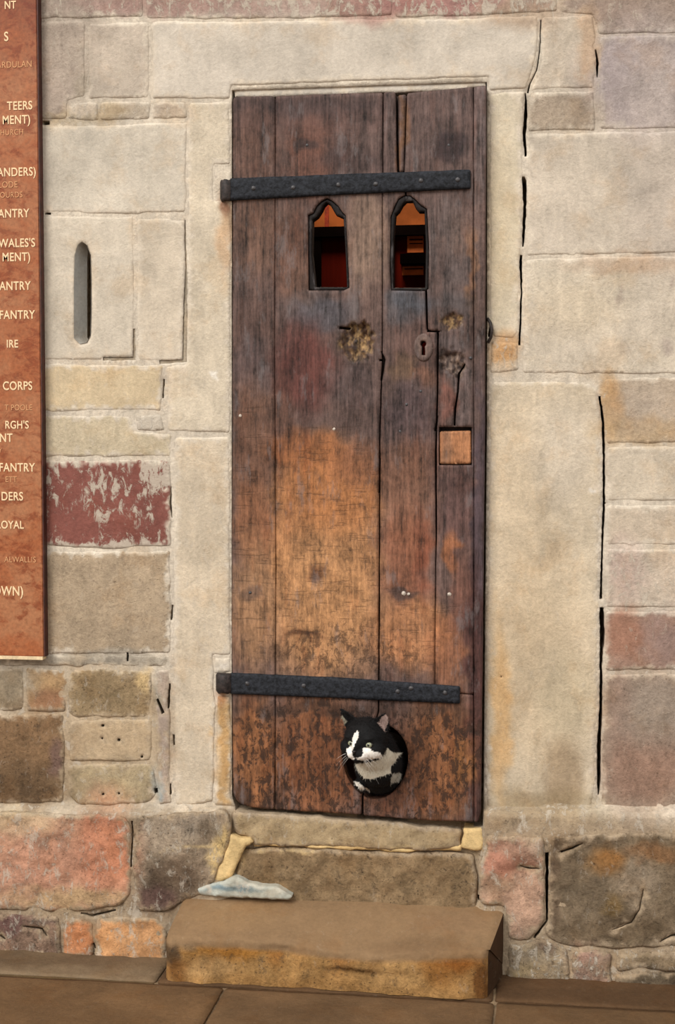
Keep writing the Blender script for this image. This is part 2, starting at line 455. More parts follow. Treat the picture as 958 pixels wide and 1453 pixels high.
def blend(px, py, c, blobs, seed):
    wx = px+(fbm(px/14, py/14, 3, seed)-.5)*16; wy = py+(fbm(px/14+40, py/14+9, 3, seed+1)-.5)*16
    for (cx, cy, rx, ry, col, st, so) in blobs:
        d = np.sqrt(((wx-cx)/rx)**2+((wy-cy)/ry)**2)
        w = st*(1-sstep(1-so, 1+so, d))
        c = c+(np.array(col, float)-c)*w[:, None]
    return c

# openings
CATHOLE = [(533+46*math.cos(a)+2*math.sin(2*a), 1080-54*math.sin(a)) for a in np.linspace(0, 2*math.pi, 36, endpoint=False)]
DOORWAY = [(329, 128), (691, 116), (691, 600), (686, 1170), (655, 1176), (335, 1150), (329, 1130)]
NICHE = [(106, 480), (106, 400), (107, 362), (111, 348), (117, 343), (124, 348), (129, 362), (130, 400), (130, 440), (129, 476), (124, 486), (114, 488)]
CRACKS = [[(cx+r_*math.cos(a), cy+r_*math.sin(a)) for a in np.linspace(0, 2*math.pi, 8, endpoint=False)] for cx, cy, r_ in ((146, 1030, 2.2), (145, 1048, 1.6), (169, 1050, 2), (201, 1074, 2), (146, 1127, 1.8), (169, 1126, 1.6), (858, 714, 2), (711, 960, 1))]+[
    stroke([(746, 132), (746, 165), (744, 190), (746, 222)], [2, 5, 5, 3]),
    stroke([(743, 250), (744, 256), (745, 290), (743, 330), (742, 350)], [4, 7, 4.5, 4, 2]),
    stroke([(740, 362), (739, 372), (740, 410), (739, 450), (737, 490)], [3, 4, 2.5, 2.5, 3]),
    stroke([(768, 28), (766, 70), (762, 100), (752, 118), (749, 132)], [1.5, 1.5, 1.6, 1.6, 2]),
    stroke([(845, 70), (848, 90), (847, 110)], [2, 4, 1.5]),
    stroke([(851, 562), (856, 600), (857, 650), (857, 720), (854, 790), (853, 850)], [3, 4, 3.5, 3.5, 3, 3.5]),
    stroke([(854, 862), (855, 900), (853, 940), (853, 1000), (850, 1060), (850, 1110), (849, 1128)], [6, 7, 4, 4, 6, 5, 2]),
    stroke([(243, 690), (242, 715), (244, 735)], [1, 3.5, 1]),
    stroke([(245, 858), (243, 880)], 3), stroke([(241, 970), (239, 1005)], 3), stroke([(246, 1042), (247, 1058)], 2.5),
    stroke([(242, 1112), (242, 1128)], 2.5), stroke([(223, 992), (232, 1012)], [3, 5]), stroke([(221, 1118), (222, 1126)], 5),
    stroke([(233, 538), (231, 565)], 2.5), stroke([(181, 926), (181, 938)], 3), stroke([(192, 1160), (193, 1180), (191, 1225)], [2.5, 2, 2.5]),
    stroke([(120, 1290), (135, 1294), (170, 1286)], 3), stroke([(696, 462), (694, 478)], [3, 3]),
    stroke([(776, 1205), (776, 1300), (758, 1325)], [5, 3, 4]), stroke([(60, 174), (70, 174)], 6), stroke([(868, 1314), (895, 1303), (906, 1284), (912, 1256)], [1, 1.6, 1.2, 1]), stroke([(738, 1223), (750, 1226), (766, 1227)], [1, 2.5, 1]), stroke([(679, 1268), (680, 1276)], 4), stroke([(935, 1330), (950, 1322), (975, 1318)], [1, 3, 3]), stroke([(40, 1308), (66, 1312), (72, 1322)], [1, 3, 1]), stroke([(2, 1318), (14, 1326)], [3, 2]), stroke([(138, 1332), (141, 1340)], 3), stroke([(796, 1203), (812, 1198), (826, 1192)], [3, 3, 1]), stroke([(64, 303), (72, 303)], 3),
]
NOTCH = [(304, 235), (329, 235), (329, 283), (304, 283)]
NOTCH2 = [(304, 930), (329, 930), (329, 984), (304, 984)]
door_hole = WP(DOORWAY)
RECESS = [stroke([(190, 466), (190.5, 509), (146, 509)], [3, 6, 5]), stroke([(263, 312), (263, 330), (264, 380), (263, 440), (262, 512), (226, 514)], [1.5, 2.5, 2.5, 6, 7, 5])]
CRACKS += RECESS
CRACKW = [jitter_poly(densify(WP(c), .006), .0016, 110, 5) for c in CRACKS]
MORTAR_BLOBS_AUX = [(480, 1300, 700, 180, (.5, .3, .35), .9, .4)]
def mortar_w(px, py, u, v, d):
    pl = sstep(1143, 1150, py)*(1-sstep(312, 345, px)*(1-sstep(672, 694, px))*(1-sstep(1275, 1300, py)))
    return -.0001+.0012*(fbm(u*30, v*30, 2, 71)-.5)*sstep(850, 950, py)-.0012*sstep(930, 1150, py)+.008*(fbm(u*30, v*30, 3, 77)-.6)*sstep(1100, 1180, py)+PLINTH*pl
mortar = relief('wall_front', WP([(-900, -700), (1850, -700), (1850, 1480), (-900, 1400)]),
                [door_hole, WP(NICHE)]+CRACKW, step=.013, w0=0.0, amp=.0002, nsc=25, edge=.001, drop=0, back=.10,
                colfn=wall_col(MORTAR_COL, .32, .30, .10, auxb=MORTAR_BLOBS_AUX, extra=MORTAR_EXTRA), mat=STONE, wfun=mortar_w, origin=(0, 0, 0), fast=True)
tag(mortar, 'old patched limestone wall with flush lime mortar joints', kind='structure')

# (outline in pixels, base colour, mottle, lime, pit, proud mm, corner radius px, extra colour blobs)
CREAM = (206, 194, 172)
ST = [
 # top row
 ([(-120, -60), (204, -60), (203, 24), (62, 26), (-120, 24)], (176, 160, 146), .35, .35, .1, 1, 4),
 ([(207, -60), (560, -60), (556, 22), (380, 27), (208, 26)], (180, 164, 150), .35, .45, .1, 1, 4),
 ([(564, -60), (792, -60), (790, 16), (640, 24), (562, 24)], (176, 156, 142), .35, .45, .1, 1, 4),
 ([(796, -60), (1060, -60), (1060, 46), (850, 48), (842, 20), (795, 17)], (166, 150, 134), .35, .2, .1, 1, 4),
 # thin strip between the lintel and the head of the door
 ([(332, 126), (560, 118.5), (689, 114), (690, 123.5), (560, 131), (332, 138)], (206, 198, 182), .25, .2, .05, -4, 1),
 # left upper
 ([(-120, 29), (120, 30), (121, 138), (96, 142), (94, 168), (-120, 170)], (176, 162, 146), .38, .2, .15, 1, 5),
 ([(125, 33), (212, 31), (211, 139), (126, 140)], (190, 178, 160), .25, .2, .05, 0.8, 4),
 ([(216, 31), (380, 31), (560, 27), (640, 28), (764, 22), (762, 70), (757, 97), (746, 126), (694, 127), (693, 108), (328, 121), (326, 140), (217, 140)], (202, 193, 176), .2, .15, .04, 1.5, 4),
 ([(98, 146), (139, 146), (139, 170), (97, 170)], (196, 182, 160), .4, .4, .05, 1, 4),
 ([(143, 145), (213, 145), (213, 168), (143, 171)], (192, 178, 156), .3, .3, .05, 1, 4),
 ([(217, 145), (264, 145), (265, 168), (217, 168)], (194, 180, 160), .3, .3, .05, 1, 3),
 ([(-120, 178), (140, 178), (265, 173), (264, 300), (195, 303), (-120, 301)], (205, 196, 177), .22, .15, .05, 0.8, 4),
 ([(268, 146), (326, 145), (327, 234), (303, 234), (303, 284), (327, 285), (327, 614), (240, 612), (237, 520), (264, 519), (267, 400)], (208, 196, 172), .25, .15, .05, 1, 4),
 ([(304.5, 238), (326, 238), (326, 254), (304.5, 257)], (214, 204, 184), .3, .3, .05, -3, 2),
 ([(-120, 307), (189, 307), (191, 420), (190, 511), (64, 511), (-120, 508)], (204, 194, 174), .22, .12, .05, 0.8, 4),
 ([(195, 309), (263, 311), (262, 440), (263, 498), (258, 514), (195, 512)], (206, 194, 172), .22, .12, .05, 0.8, 5),
 ([(-120, 515), (64, 516), (231, 519), (229, 582), (74, 584), (-120, 580)], (204, 186, 152), .25, .15, .08, 0.8, 4),
 ([(-120, 588), (70, 589), (188, 590), (190, 612), (243, 616), (243, 647), (66, 648), (-120, 646)], (204, 190, 160), .3, .2, .06, 0.8, 4),
 ([(192, 589), (230, 588), (234, 611), (194, 610)], (224, 216, 196), .4, .7, .1, 0.8, 4),
 ([(-120, 653), (66, 654), (240, 653), (244, 700), (243, 774), (160, 778), (66, 774), (-120, 772)], (132, 84, 74), .36, .44, .10, 1, 4, [(105, 745, 34, 26, (.36, .10, .1), .95, .5), (175, 745, 24, 18, (.36, .15, .1), .9, .5), (232, 715, 12, 36, (.36, .1, .1), .9, .4), (100, 690, 18, 30, (.36, .22, .1), .8, .5), (190, 675, 16, 20, (.36, .25, .1), .8, .5), (222, 675, 22, 26, (.36, .75, .1), .8, .5), (150, 778, 110, 7, (.36, 1.0, .05), .95, .5)]),
 ([(-120, 780), (66, 783), (241, 782), (242, 926), (66, 928), (-120, 926)], (172, 154, 128), .42, .1, .25, 2, 4),
 ([(248, 622), (326, 619), (327, 928), (303, 929), (303, 986), (306, 1000), (302, 1138), (250, 1142), (247, 900)], (205, 191, 166), .26, .2, .05, 1, 4),
 ([(309, 988), (327, 988), (327, 1128), (334, 1144), (306, 1142)], (196, 164, 118), .4, .1, .1, -2, 2),
 ([(304.5, 934), (326, 933), (326, 953), (304.5, 956)], (214, 206, 190), .3, .3, .05, -3, 2),
 # left lower
 ([(-120, 930), (66, 930), (180, 929), (240, 930), (238, 946), (66, 944), (-120, 943)], (160, 150, 132), .4, .2, .1, 1, 4),
 ([(-120, 947), (33, 947), (34, 1008), (-120, 1008)], (152, 136, 110), .5, .15, .2, 4, 5),
 ([(37, 948), (95, 948), (93, 1009), (38, 1010)], (172, 142, 104), .5, .15, .2, 4, 6),
 ([(99, 950), (215, 951), (214, 1016), (110, 1018), (97, 1010)], (154, 134, 102), .55, .2, .35, 4, 6),
 ([(-120, 1012), (90, 1013), (92, 1060), (90, 1138), (-120, 1140)], (132, 106, 78), .55, .12, .4, 4, 8),
 ([(99, 1022), (214, 1021), (216, 1079), (98, 1081)], (186, 166, 134), .3, .15, .1, 5, 6),
 ([(96, 1085), (217, 1083), (222, 1128), (205, 1140), (112, 1142), (96, 1125)], (172, 156, 124), .42, .2, .2, 5, 10),
 ([(219, 952), (239, 950), (240, 1040), (242, 1140), (226, 1142), (222, 1040)], (180, 164, 146), .4, .3, .1, 1, 3),
 ([(-120, 1148), (150, 1150), (182, 1153), (193, 1168), (192, 1262), (176, 1280), (120, 1287), (-120, 1284)], (182, 144, 116), .52, .28, .3, 12, 14),
 ([(197, 1152), (329, 1147), (331, 1182), (322, 1210), (300, 1262), (262, 1275), (240, 1290), (200, 1284), (195, 1240)], (150, 134, 112), .65, .25, .4, 8, 10),
 ([(-120, 1291), (88, 1293), (92, 1350), (-120, 1345)], (136, 112, 94), .7, .25, .4, 8, 8),
 ([(95, 1296), (138, 1300), (138, 1352), (96, 1350)], (200, 140, 98), .5, .3, .25, 8, 8),
 ([(142, 1298), (200, 1294), (240, 1300), (240, 1362), (142, 1355)], (206, 156, 108), .5, .3, .25, 8, 8),
 # sill and riser under the door
 ([(332, 1150), (430, 1156), (560, 1166), (656, 1174), (653, 1202), (560, 1203), (362, 1196), (356, 1186), (342, 1184), (332, 1172)], (168, 148, 114), .4, .2, .3, 20, 5),
 ([(346, 1203), (420, 1199), (520, 1206), (672, 1209), (678, 1240), (676, 1295), (420, 1290), (338, 1275), (334, 1240)], (138, 116, 86), .6, .06, .45, 14, 8),
 # right upper
 ([(770, 24), (842, 22), (845, 60), (843, 126), (754, 127), (762, 108), (768, 80)], (196, 184, 164), .28, .25, .05, 0.8, 3),
 ([(851, 52), (1060, 50), (1060, 181), (852, 183)], (165, 154, 148), .32, .1, .08, 0.8, 4),
 ([(752, 131), (843, 130), (844, 184), (750, 187)], (172, 158, 138), .42, .12, .2, 1.5, 4),
 ([(751, 191), (848, 188), (1060, 186), (1060, 358), (850, 361), (747, 364)], (198, 187, 168), .25, .12, .06, 0.8, 4),
 ([(746, 368), (850, 365), (1060, 362), (1060, 531), (850, 530), (742, 530)], (207, 196, 174), .28, .18, .12, 1.0, 5),
 ([(694, 131), (743, 130), (741, 250), (740, 350), (736, 470), (730, 482), (700, 478), (695, 455)], (208, 197, 172), .22, .12, .05, 0.8, 3),
 ([(697, 484), (735, 486), (736, 526), (696, 530)], (200, 166, 120), .45, .3, .15, 2, 4),
 ([(694, 541), (790, 540), (838, 541), (849, 556), (853, 600), (854, 700), (851, 800), (849, 1000), (846, 1100), (840, 1150), (780, 1166), (690, 1164), (688, 1000), (692, 700)], (204, 190, 164), .26, .12, .06, 5, 9),
 ([(857, 536), (1060, 535), (1060, 627), (861, 629), (859, 590)], (184, 168, 146), .32, .12, .1, 0.8, 4),
 ([(861, 634), (1060, 632), (1060, 711), (861, 712)], (202, 190, 168), .25, .18, .1, 0.8, 4),
 ([(861, 717), (1060, 716), (1060, 773), (861, 774)], (196, 182, 160), .28, .15, .1, 0.8, 4),
 ([(860, 780), (1060, 778), (1060, 861), (860, 862)], (194, 180, 160), .4, .35, .12, 1.0, 4),
 ([(860, 868), (1060, 867), (1060, 950), (859, 951)], (158, 130, 112), .42, .15, .15, 2, 4),
 ([(858, 957), (1060, 956), (1060, 1168), (850, 1172), (856, 1120), (855, 1040)], (156, 138, 120), .45, .12, .25, 2, 5),
 # right lower
 ([(690, 1180), (774, 1181), (774, 1296), (764, 1316), (748, 1330), (722, 1326), (718, 1280), (682, 1276), (680, 1218), (690, 1206)], (176, 146, 122), .52, .25, .3, 12, 9),
 ([(780, 1180), (850, 1178), (1060, 1176), (1060, 1330), (890, 1340), (800, 1334), (772, 1322), (780, 1296)], (124, 108, 86), .58, .12, .3, 9, 12),
 ([(722, 1333), (748, 1334), (764, 1324), (806, 1338), (808, 1392), (722, 1395)], (150, 134, 108), .65, .35, .4, 6, 8),
 ([(812, 1341), (868, 1344), (866, 1395), (812, 1394)], (162, 136, 118), .65, .35, .35, 6, 8),
 ([(872, 1346), (1060, 1338), (1060, 1368), (874, 1370)], (140, 122, 96), .6, .25, .35, 6, 7),
 ([(871, 1375), (1060, 1372), (1060, 1430), (870, 1402)], (106, 92, 74), .6, .2, .35, 6, 7),
]
def round_lumps(amp, sc, seed):
    return lambda px, py, u, v, d: (fbm(u*sc, v*sc, 3, seed)-.5)*2*amp
NICHE_I = [i for i, s in enumerate(ST) if s[0][0] == (-120, 307)][0]
SILL = [i for i, s in enumerate(ST) if 325 < s[0][0][0] < 350 and s[0][0][1] > 1145]
BIGJAMB = [i for i, s in enumerate(ST) if s[0][0] == (694, 541)]
for i, s in enumerate(ST):
    poly, base, mot, lime, pit, proud, rad = s[:7]; auxb = s[7] if len(s) > 7 else ()
    p = round_poly(WP(poly), rad*PX)
    hs = CRACKW
    bb0, bb1 = p.min(0), p.max(0)
    hs = [h for h in hs if (h.max(0) > bb0).all() and (h.min(0) < bb1).all()]
    if i == NICHE_I: hs.append(WP(NICHE))
    low = min(q[1] for q in poly) > 1140
    mid = min(q[1] for q in poly) > 925 and not low
    sill = i in SILL
    w0 = proud/1000+(PLINTH if low and not sill else 0)
    if low: kw = dict(amp=.0075, nsc=30, edge=.010, drop=.0045, jit=.006)
    elif mid: kw = dict(amp=.0026, nsc=26, edge=.005, drop=.0015, jit=.0042)
    else: kw = dict(amp=.0006, nsc=16, edge=.005, drop=.0011, jit=.0036); w0 = max(min(w0, .0012), -.004)
    if low and not sill: w0 = PLINTH+.004
    if mid: w0 = .0015
    if i in BIGJAMB: kw.update(edge=.006, drop=.004)
    relief('stone', p, hs, step=.0065, w0=w0, back=.09 if i in (7, 12, 21, 22) else .05+(PLINTH if low else 0),
           colfn=wall_col(base, mot, lime, pit, seed=40+i, auxb=auxb, smear=1.0 if not sill else .4), mat=STONE, parent=mortar, seed=i*13, **kw)
# big jamb stones must hold the doorway reveal; the rest of the wall outside the frame is plain ashlar
def ashlar(x0, x1, y0, y1, sd):
    r = random.Random(sd); y = y0
    while y < y1-30:
        h = min(r.uniform(85, 150), y1-y)
        if y1-(y+h) < 50: h = y1-y
        x = x0+0.0
        while x < x1-40:
            w = min(r.uniform(150, 330), x1-x)
            if x1-(x+w) < 90: w = x1-x
            g = r.uniform(-12, 8)
            b = (196+g, 182+g, 160+g) if y < 950 else (160+g, 142+g, 118+g)
            relief('stone', round_poly(WP([(x+2, y+2), (x+w-2, y+2), (x+w-2, y+h-2), (x+2, y+h-2)]), 5*PX), step=.022, w0=.002,
                   amp=.0015, nsc=14, edge=.006, drop=.003, back=.05, colfn=wall_col(b, .32, .15, .12, seed=int(x) % 97, gl=False), mat=STONE, parent=mortar, jit=.003, seed=int(x+y) % 211)
            x += w
        y += h
ashlar(-880, -122, -60, 1335, 1); ashlar(1062, 1840, -60, 1450, 2); ashlar(-880, 1840, -640, -62, 3)

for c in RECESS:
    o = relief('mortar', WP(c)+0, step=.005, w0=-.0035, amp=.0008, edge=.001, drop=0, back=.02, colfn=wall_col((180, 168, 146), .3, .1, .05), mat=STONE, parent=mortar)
YEL = (212, 184, 130)
for w_, poly in ((.030, [(327, 1184), (340, 1188), (356, 1190), (362, 1196), (347, 1203), (339, 1222), (332, 1242), (314, 1249), (301, 1247), (304, 1232), (316, 1212), (325, 1200)]),
                 (.018, [(656, 1176), (687, 1174), (690, 1190), (684, 1206), (674, 1209), (655, 1205)]),
                 (.017, [(362, 1195), (430, 1198), (560, 1202), (656, 1201), (656, 1210), (520, 1208), (420, 1202), (360, 1203)])):
    o = relief('pointing', round_poly(WP(poly, .02), 3*PX), step=.005, w0=w_, amp=.002, nsc=40, edge=.008, drop=.004, back=.05, colfn=wall_col(YEL, .3, .1, .08, gl=False, seed=9), mat=STONE, parent=mortar, jit=.007, seed=70)
    o['label'] = 'yellow lime pointing around the door sill'
# niche cut into the stone: a slit with a slanting side
def niche():
    p = densify(WP(NICHE), .006)
    rings = []
    xr = p[:, 0].max(); zc = p[:, 1].mean()
    for d, sx, sz in ((0.0, 1, 1), (.006, .93, .995), (.016, .80, .985), (.028, .62, .97), (.034, .50, .96)):
        q = np.stack([xr-.001-(xr-p[:, 0])*sx, np.full(len(p), d-.002), zc+(p[:, 1]-zc)*sz], 1)
        rings.append(q)
    V = np.concatenate(rings); n = len(p); f = []
    for k in range(len(rings)-1):
        for i in range(n):
            j = (i+1) % n
            f.append((k*n+i, k*n+j, (k+1)*n+j, (k+1)*n+i))
    me = bpy.data.meshes.new('niche_lining'); me.from_pydata(V.tolist(), [], f)
    add_attr(me, 'Col', lin(np.tile((172, 170, 164), (len(V), 1)))); add_attr(me, 'Aux', np.tile((.3, .1, .05), (len(V), 1)))
    for q in me.polygons: q.use_smooth = True
    o = link('niche_lining', me, STONE, mortar); o['label'] = 'grey lining of a small slit niche'
niche()

# solid core of the wall behind the facing, with the doorway left open
def boxes(name, bl, mat, parent=None, kind=None):
    bm = bmesh.new()
    for (x0, x1, y0, y1, z0, z1) in bl:
        r = bmesh.ops.create_cube(bm, size=1)
        for v in r['verts']:
            v.co = Vector(((x0+x1)/2+v.co.x*(x1-x0), (y0+y1)/2+v.co.y*(y1-y0), (z0+z1)/2+v.co.z*(z1-z0)))
    me = bpy.data.meshes.new(name); bm.to_mesh(me); bm.free()
    o = link(name, me, mat, parent)
    if kind: o['kind'] = kind
    return o
DL = float(door_hole[:, 0].min()); DR = float(door_hole[:, 0].max()); DT = float(door_hole[:, 1].max()); DB = float(WP([(500, 1163)])[0, 1])
WX0, WX1 = float(WP([(-900, 700)])[0, 0]), float(WP([(1850, 700)])[0, 0])
ZT = float(WP([(480, -700)])[0, 1])
CORE = simple('rubble_core', (120, 104, 84), .95, 0, .5, 40, .5, .004, .1)
boxes('wall_core', [(WX0, DL-.01, .1, .34, 0, ZT), (DR+.01, WX1, .1, .34, 0, ZT), (DL-.01, DR+.01, .1, .34, DT+.01, ZT), (DL-.05, DL+.035, .052, .12, 0, DT), (DR-.045, DR+.05, .052, .12, 0, DT), (DL, DR, .052, .12, DT-.05, DT+.03), (DL-.01, DR+.01, .03, .34, 0, DB-.012)], CORE, mortar)

# ------------------------------------------------------------------ room behind the door
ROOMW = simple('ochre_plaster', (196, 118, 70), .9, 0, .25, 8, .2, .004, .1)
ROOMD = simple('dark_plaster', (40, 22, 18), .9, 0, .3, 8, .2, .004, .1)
RX0, RX1, RY0, RY1, RZT = -1.45, .45, .34, 1.55, DT+.25
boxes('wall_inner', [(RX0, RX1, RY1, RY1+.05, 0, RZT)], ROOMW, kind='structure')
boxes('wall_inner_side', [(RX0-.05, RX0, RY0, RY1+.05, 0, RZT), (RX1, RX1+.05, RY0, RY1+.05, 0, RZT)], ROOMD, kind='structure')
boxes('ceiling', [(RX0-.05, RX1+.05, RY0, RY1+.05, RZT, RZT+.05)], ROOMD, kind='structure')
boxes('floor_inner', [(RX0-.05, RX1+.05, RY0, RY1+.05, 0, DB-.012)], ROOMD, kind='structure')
scr = empty('inner_screen', (float(W(520., 700., -.95)[0]), .95, DB-.012))
tag(scr, 'dark red timber screen seen through the two small door windows', 'screen')
SCRM = simple('dark_red_timber', (84, 22, 14), .8, 0, .3, 20, .2, .002, .02, (1, 1, .1))
RAILM = simple('black_timber', (12, 8, 8), .9, 0, .4, 20, .2, .002, .0)
def scr_box(name, a, b, y0, y1, mat, parent=scr):
    p = W(float(a[0]), float(a[1]), -.95); q = W(float(b[0]), float(b[1]), -.95)
    mx = min(max((a[0]+b[0])/2, 500), 600); zt = W(float(mx), float(a[1]), -.95)[2]; zb = W(float(mx), float(b[1]), -.95)[2]
    o = boxes(name, [(p[0], q[0], y0, y1, zb, zt)], mat)
    if parent is not None:
        o.parent = parent; o.matrix_parent_inverse = Matrix.Translation(-Vector(parent.location))
    return o
zf = DB-.012
pL, pR = W(250., 330., -.95), W(780., 330., -.95); pL[2] = W(530., 328., -.95)[2]
o = boxes('panel', [(pL[0], pR[0], .955, .985, zf, pL[2])], SCRM, scr); o.matrix_parent_inverse = Matrix.Translation(-scr.location)
scr_box('rail', (250, 322), (780, 336), .93, .99, RAILM)
for a, b in ((420, 456), (538, 560), (606, 622)):
    p, q = W(float(a), 336., -.95), W(float(b), 336., -.95)
    o = boxes('post', [(p[0], q[0], .935, .985, zf, p[2])], RAILM, scr); o.matrix_parent_inverse = Matrix.Translation(-scr.location)
p, q = W(460., 336., -.95), W(465.0, 240., -.95)
o = boxes('finial_post', [(p[0], q[0], .96, .98, p[2], q[2])], simple('rust_post', (120, 40, 20)), scr); o.matrix_parent_inverse = Matrix.Translation(-scr.location)
PAPER = simple('orange_paper', (232, 136, 84), .9, 0, .15, 30, .1, .001, .1)
INK = simple('ink', (70, 30, 18), .9, 0, .1, 30, .1, .001, .1)
def notice(x0, y0, x1, y1, label, lines, band=None):
    p, q = W(float(x0), float(y0), -.95), W(float(x1), float(y1), -.95)
    r = empty('paper_notice', ((p[0]+q[0])/2, .95, q[2])); tag(r, label, 'notice')
    o = boxes('sheet', [(p[0], q[0], .950, .9545, q[2], p[2])], PAPER, r); o.matrix_parent_inverse = Matrix.Translation(-r.location)
    for ly, h in lines:
        a, b = W(x0+3., float(ly), -.95), W(x1-1., ly+float(h), -.95)
        o = boxes('printed_line', [(a[0], b[0], .9485, .9498, b[2], a[2])], INK, r); o.matrix_parent_inverse = Matrix.Translation(-r.location)
notice(578, 335, 601, 358, 'upper orange notice seen through the right door window', [(339, 2), (345, 1)])
notice(571, 378, 601, 390, 'lower narrow orange notice seen through the right door window', [(381, 1)])
scr_box('ledge', (569, 361), (612, 375), .925, .99, RAILM)
lamp_d = bpy.data.lights.new('room_lamp', 'POINT'); lamp_d.energy = 12; lamp_d.color = (1.0, .74, .50); lamp_d.shadow_soft_size = .06
lamp = bpy.data.objects.new('room_lamp', lamp_d); COL.objects.link(lamp); lamp.location = (-.45, .80, RZT-.12)

# ------------------------------------------------------------------ door
XL = float(W(330., 640.)[0]); XR = float(W(688., 640.)[0])
def dd(u):     # the leaf stands a little ajar: flush at the hinges, proud at the lock side
    return .004+.026*np.clip((np.asarray(u)-XL)/(XR-XL), -.1, 1.1)
def DP(pts):
    a = np.array(pts, float)
    d = np.full(len(a), .015)
    for _ in range(3):
        p = W(a[:, 0], a[:, 1], d); d = dd(p[:, 0])
    return np.stack([p[:, 0], p[:, 2]], 1)
def DPt(px, py, off=0.0):
    q = DP([(px, py)])[0]
    return Vector((q[0], -float(dd(q[0]))-off, q[1]))
door = empty('door_1', (XL, -.004, DB)); tag(door, 'old oak plank door with iron strap hinges, two windows and a cat hole', kind='structure')
def dchild(o):
    o.parent = door
    o.matrix_parent_inverse = Matrix.Translation(-Vector(door.location))

WINL_O = [(438, 412), (437, 360), (437, 305), (444, 302), (449, 292), (456, 285), (464, 281), (472, 285), (480, 292), (486, 301), (491, 306), (494, 370), (496, 408), (488, 412)]
WINL_I = [(447, 407), (442, 360), (443, 312), (450, 307), (455, 299), (459, 291), (463, 287), (468, 290), (472, 297), (476, 304), (487, 309), (490, 360), (492, 407)]
WINR_O = [(555, 412), (553, 380), (554, 307), (559, 294), (565, 282), (573, 277), (582, 277), (590, 283), (598, 291), (606, 296), (609, 351), (608, 410), (604, 413)]
WINR_I = [(558, 408), (558, 340), (561, 304), (566, 299), (571, 290), (576, 285), (585, 285), (589, 294), (594, 300), (602, 300), (604, 350), (603, 408)]
KEYHOLE = [(601+4*math.cos(a), 488+4.2*math.sin(a)) for a in np.linspace(math.radians(60), math.radians(-240), 12)]+[(598.5, 504), (603.5, 504)]
PATCH = [(623, 606), (669.5, 606), (669.5, 660), (623, 660)]
GOUGES = [(505, 485, 24, 27, .012), (514, 470, 16, 14, .008), (640, 455, 19, 11, .008), (641, 512, 20, 17, .013), (652, 525, 10, 16, .008)]
SPLITS = [stroke([(660, 516), (651, 530), (650, 555), (646, 580), (645, 604)], [2, 3.5, 2.5, 3.5, 2.5]), stroke([(541, 498), (545, 510), (541, 540)], [1, 4.5, 3]),
          stroke([(540, 650), (538, 700)], [1, 3]), stroke([(606, 470), (624, 470.5)], 2.2), stroke([(621, 590), (618, 612)], [2, 4]),
          stroke([(481, 465), (497, 466)], 3.5), stroke([(538, 511), (547, 511)], 3)]
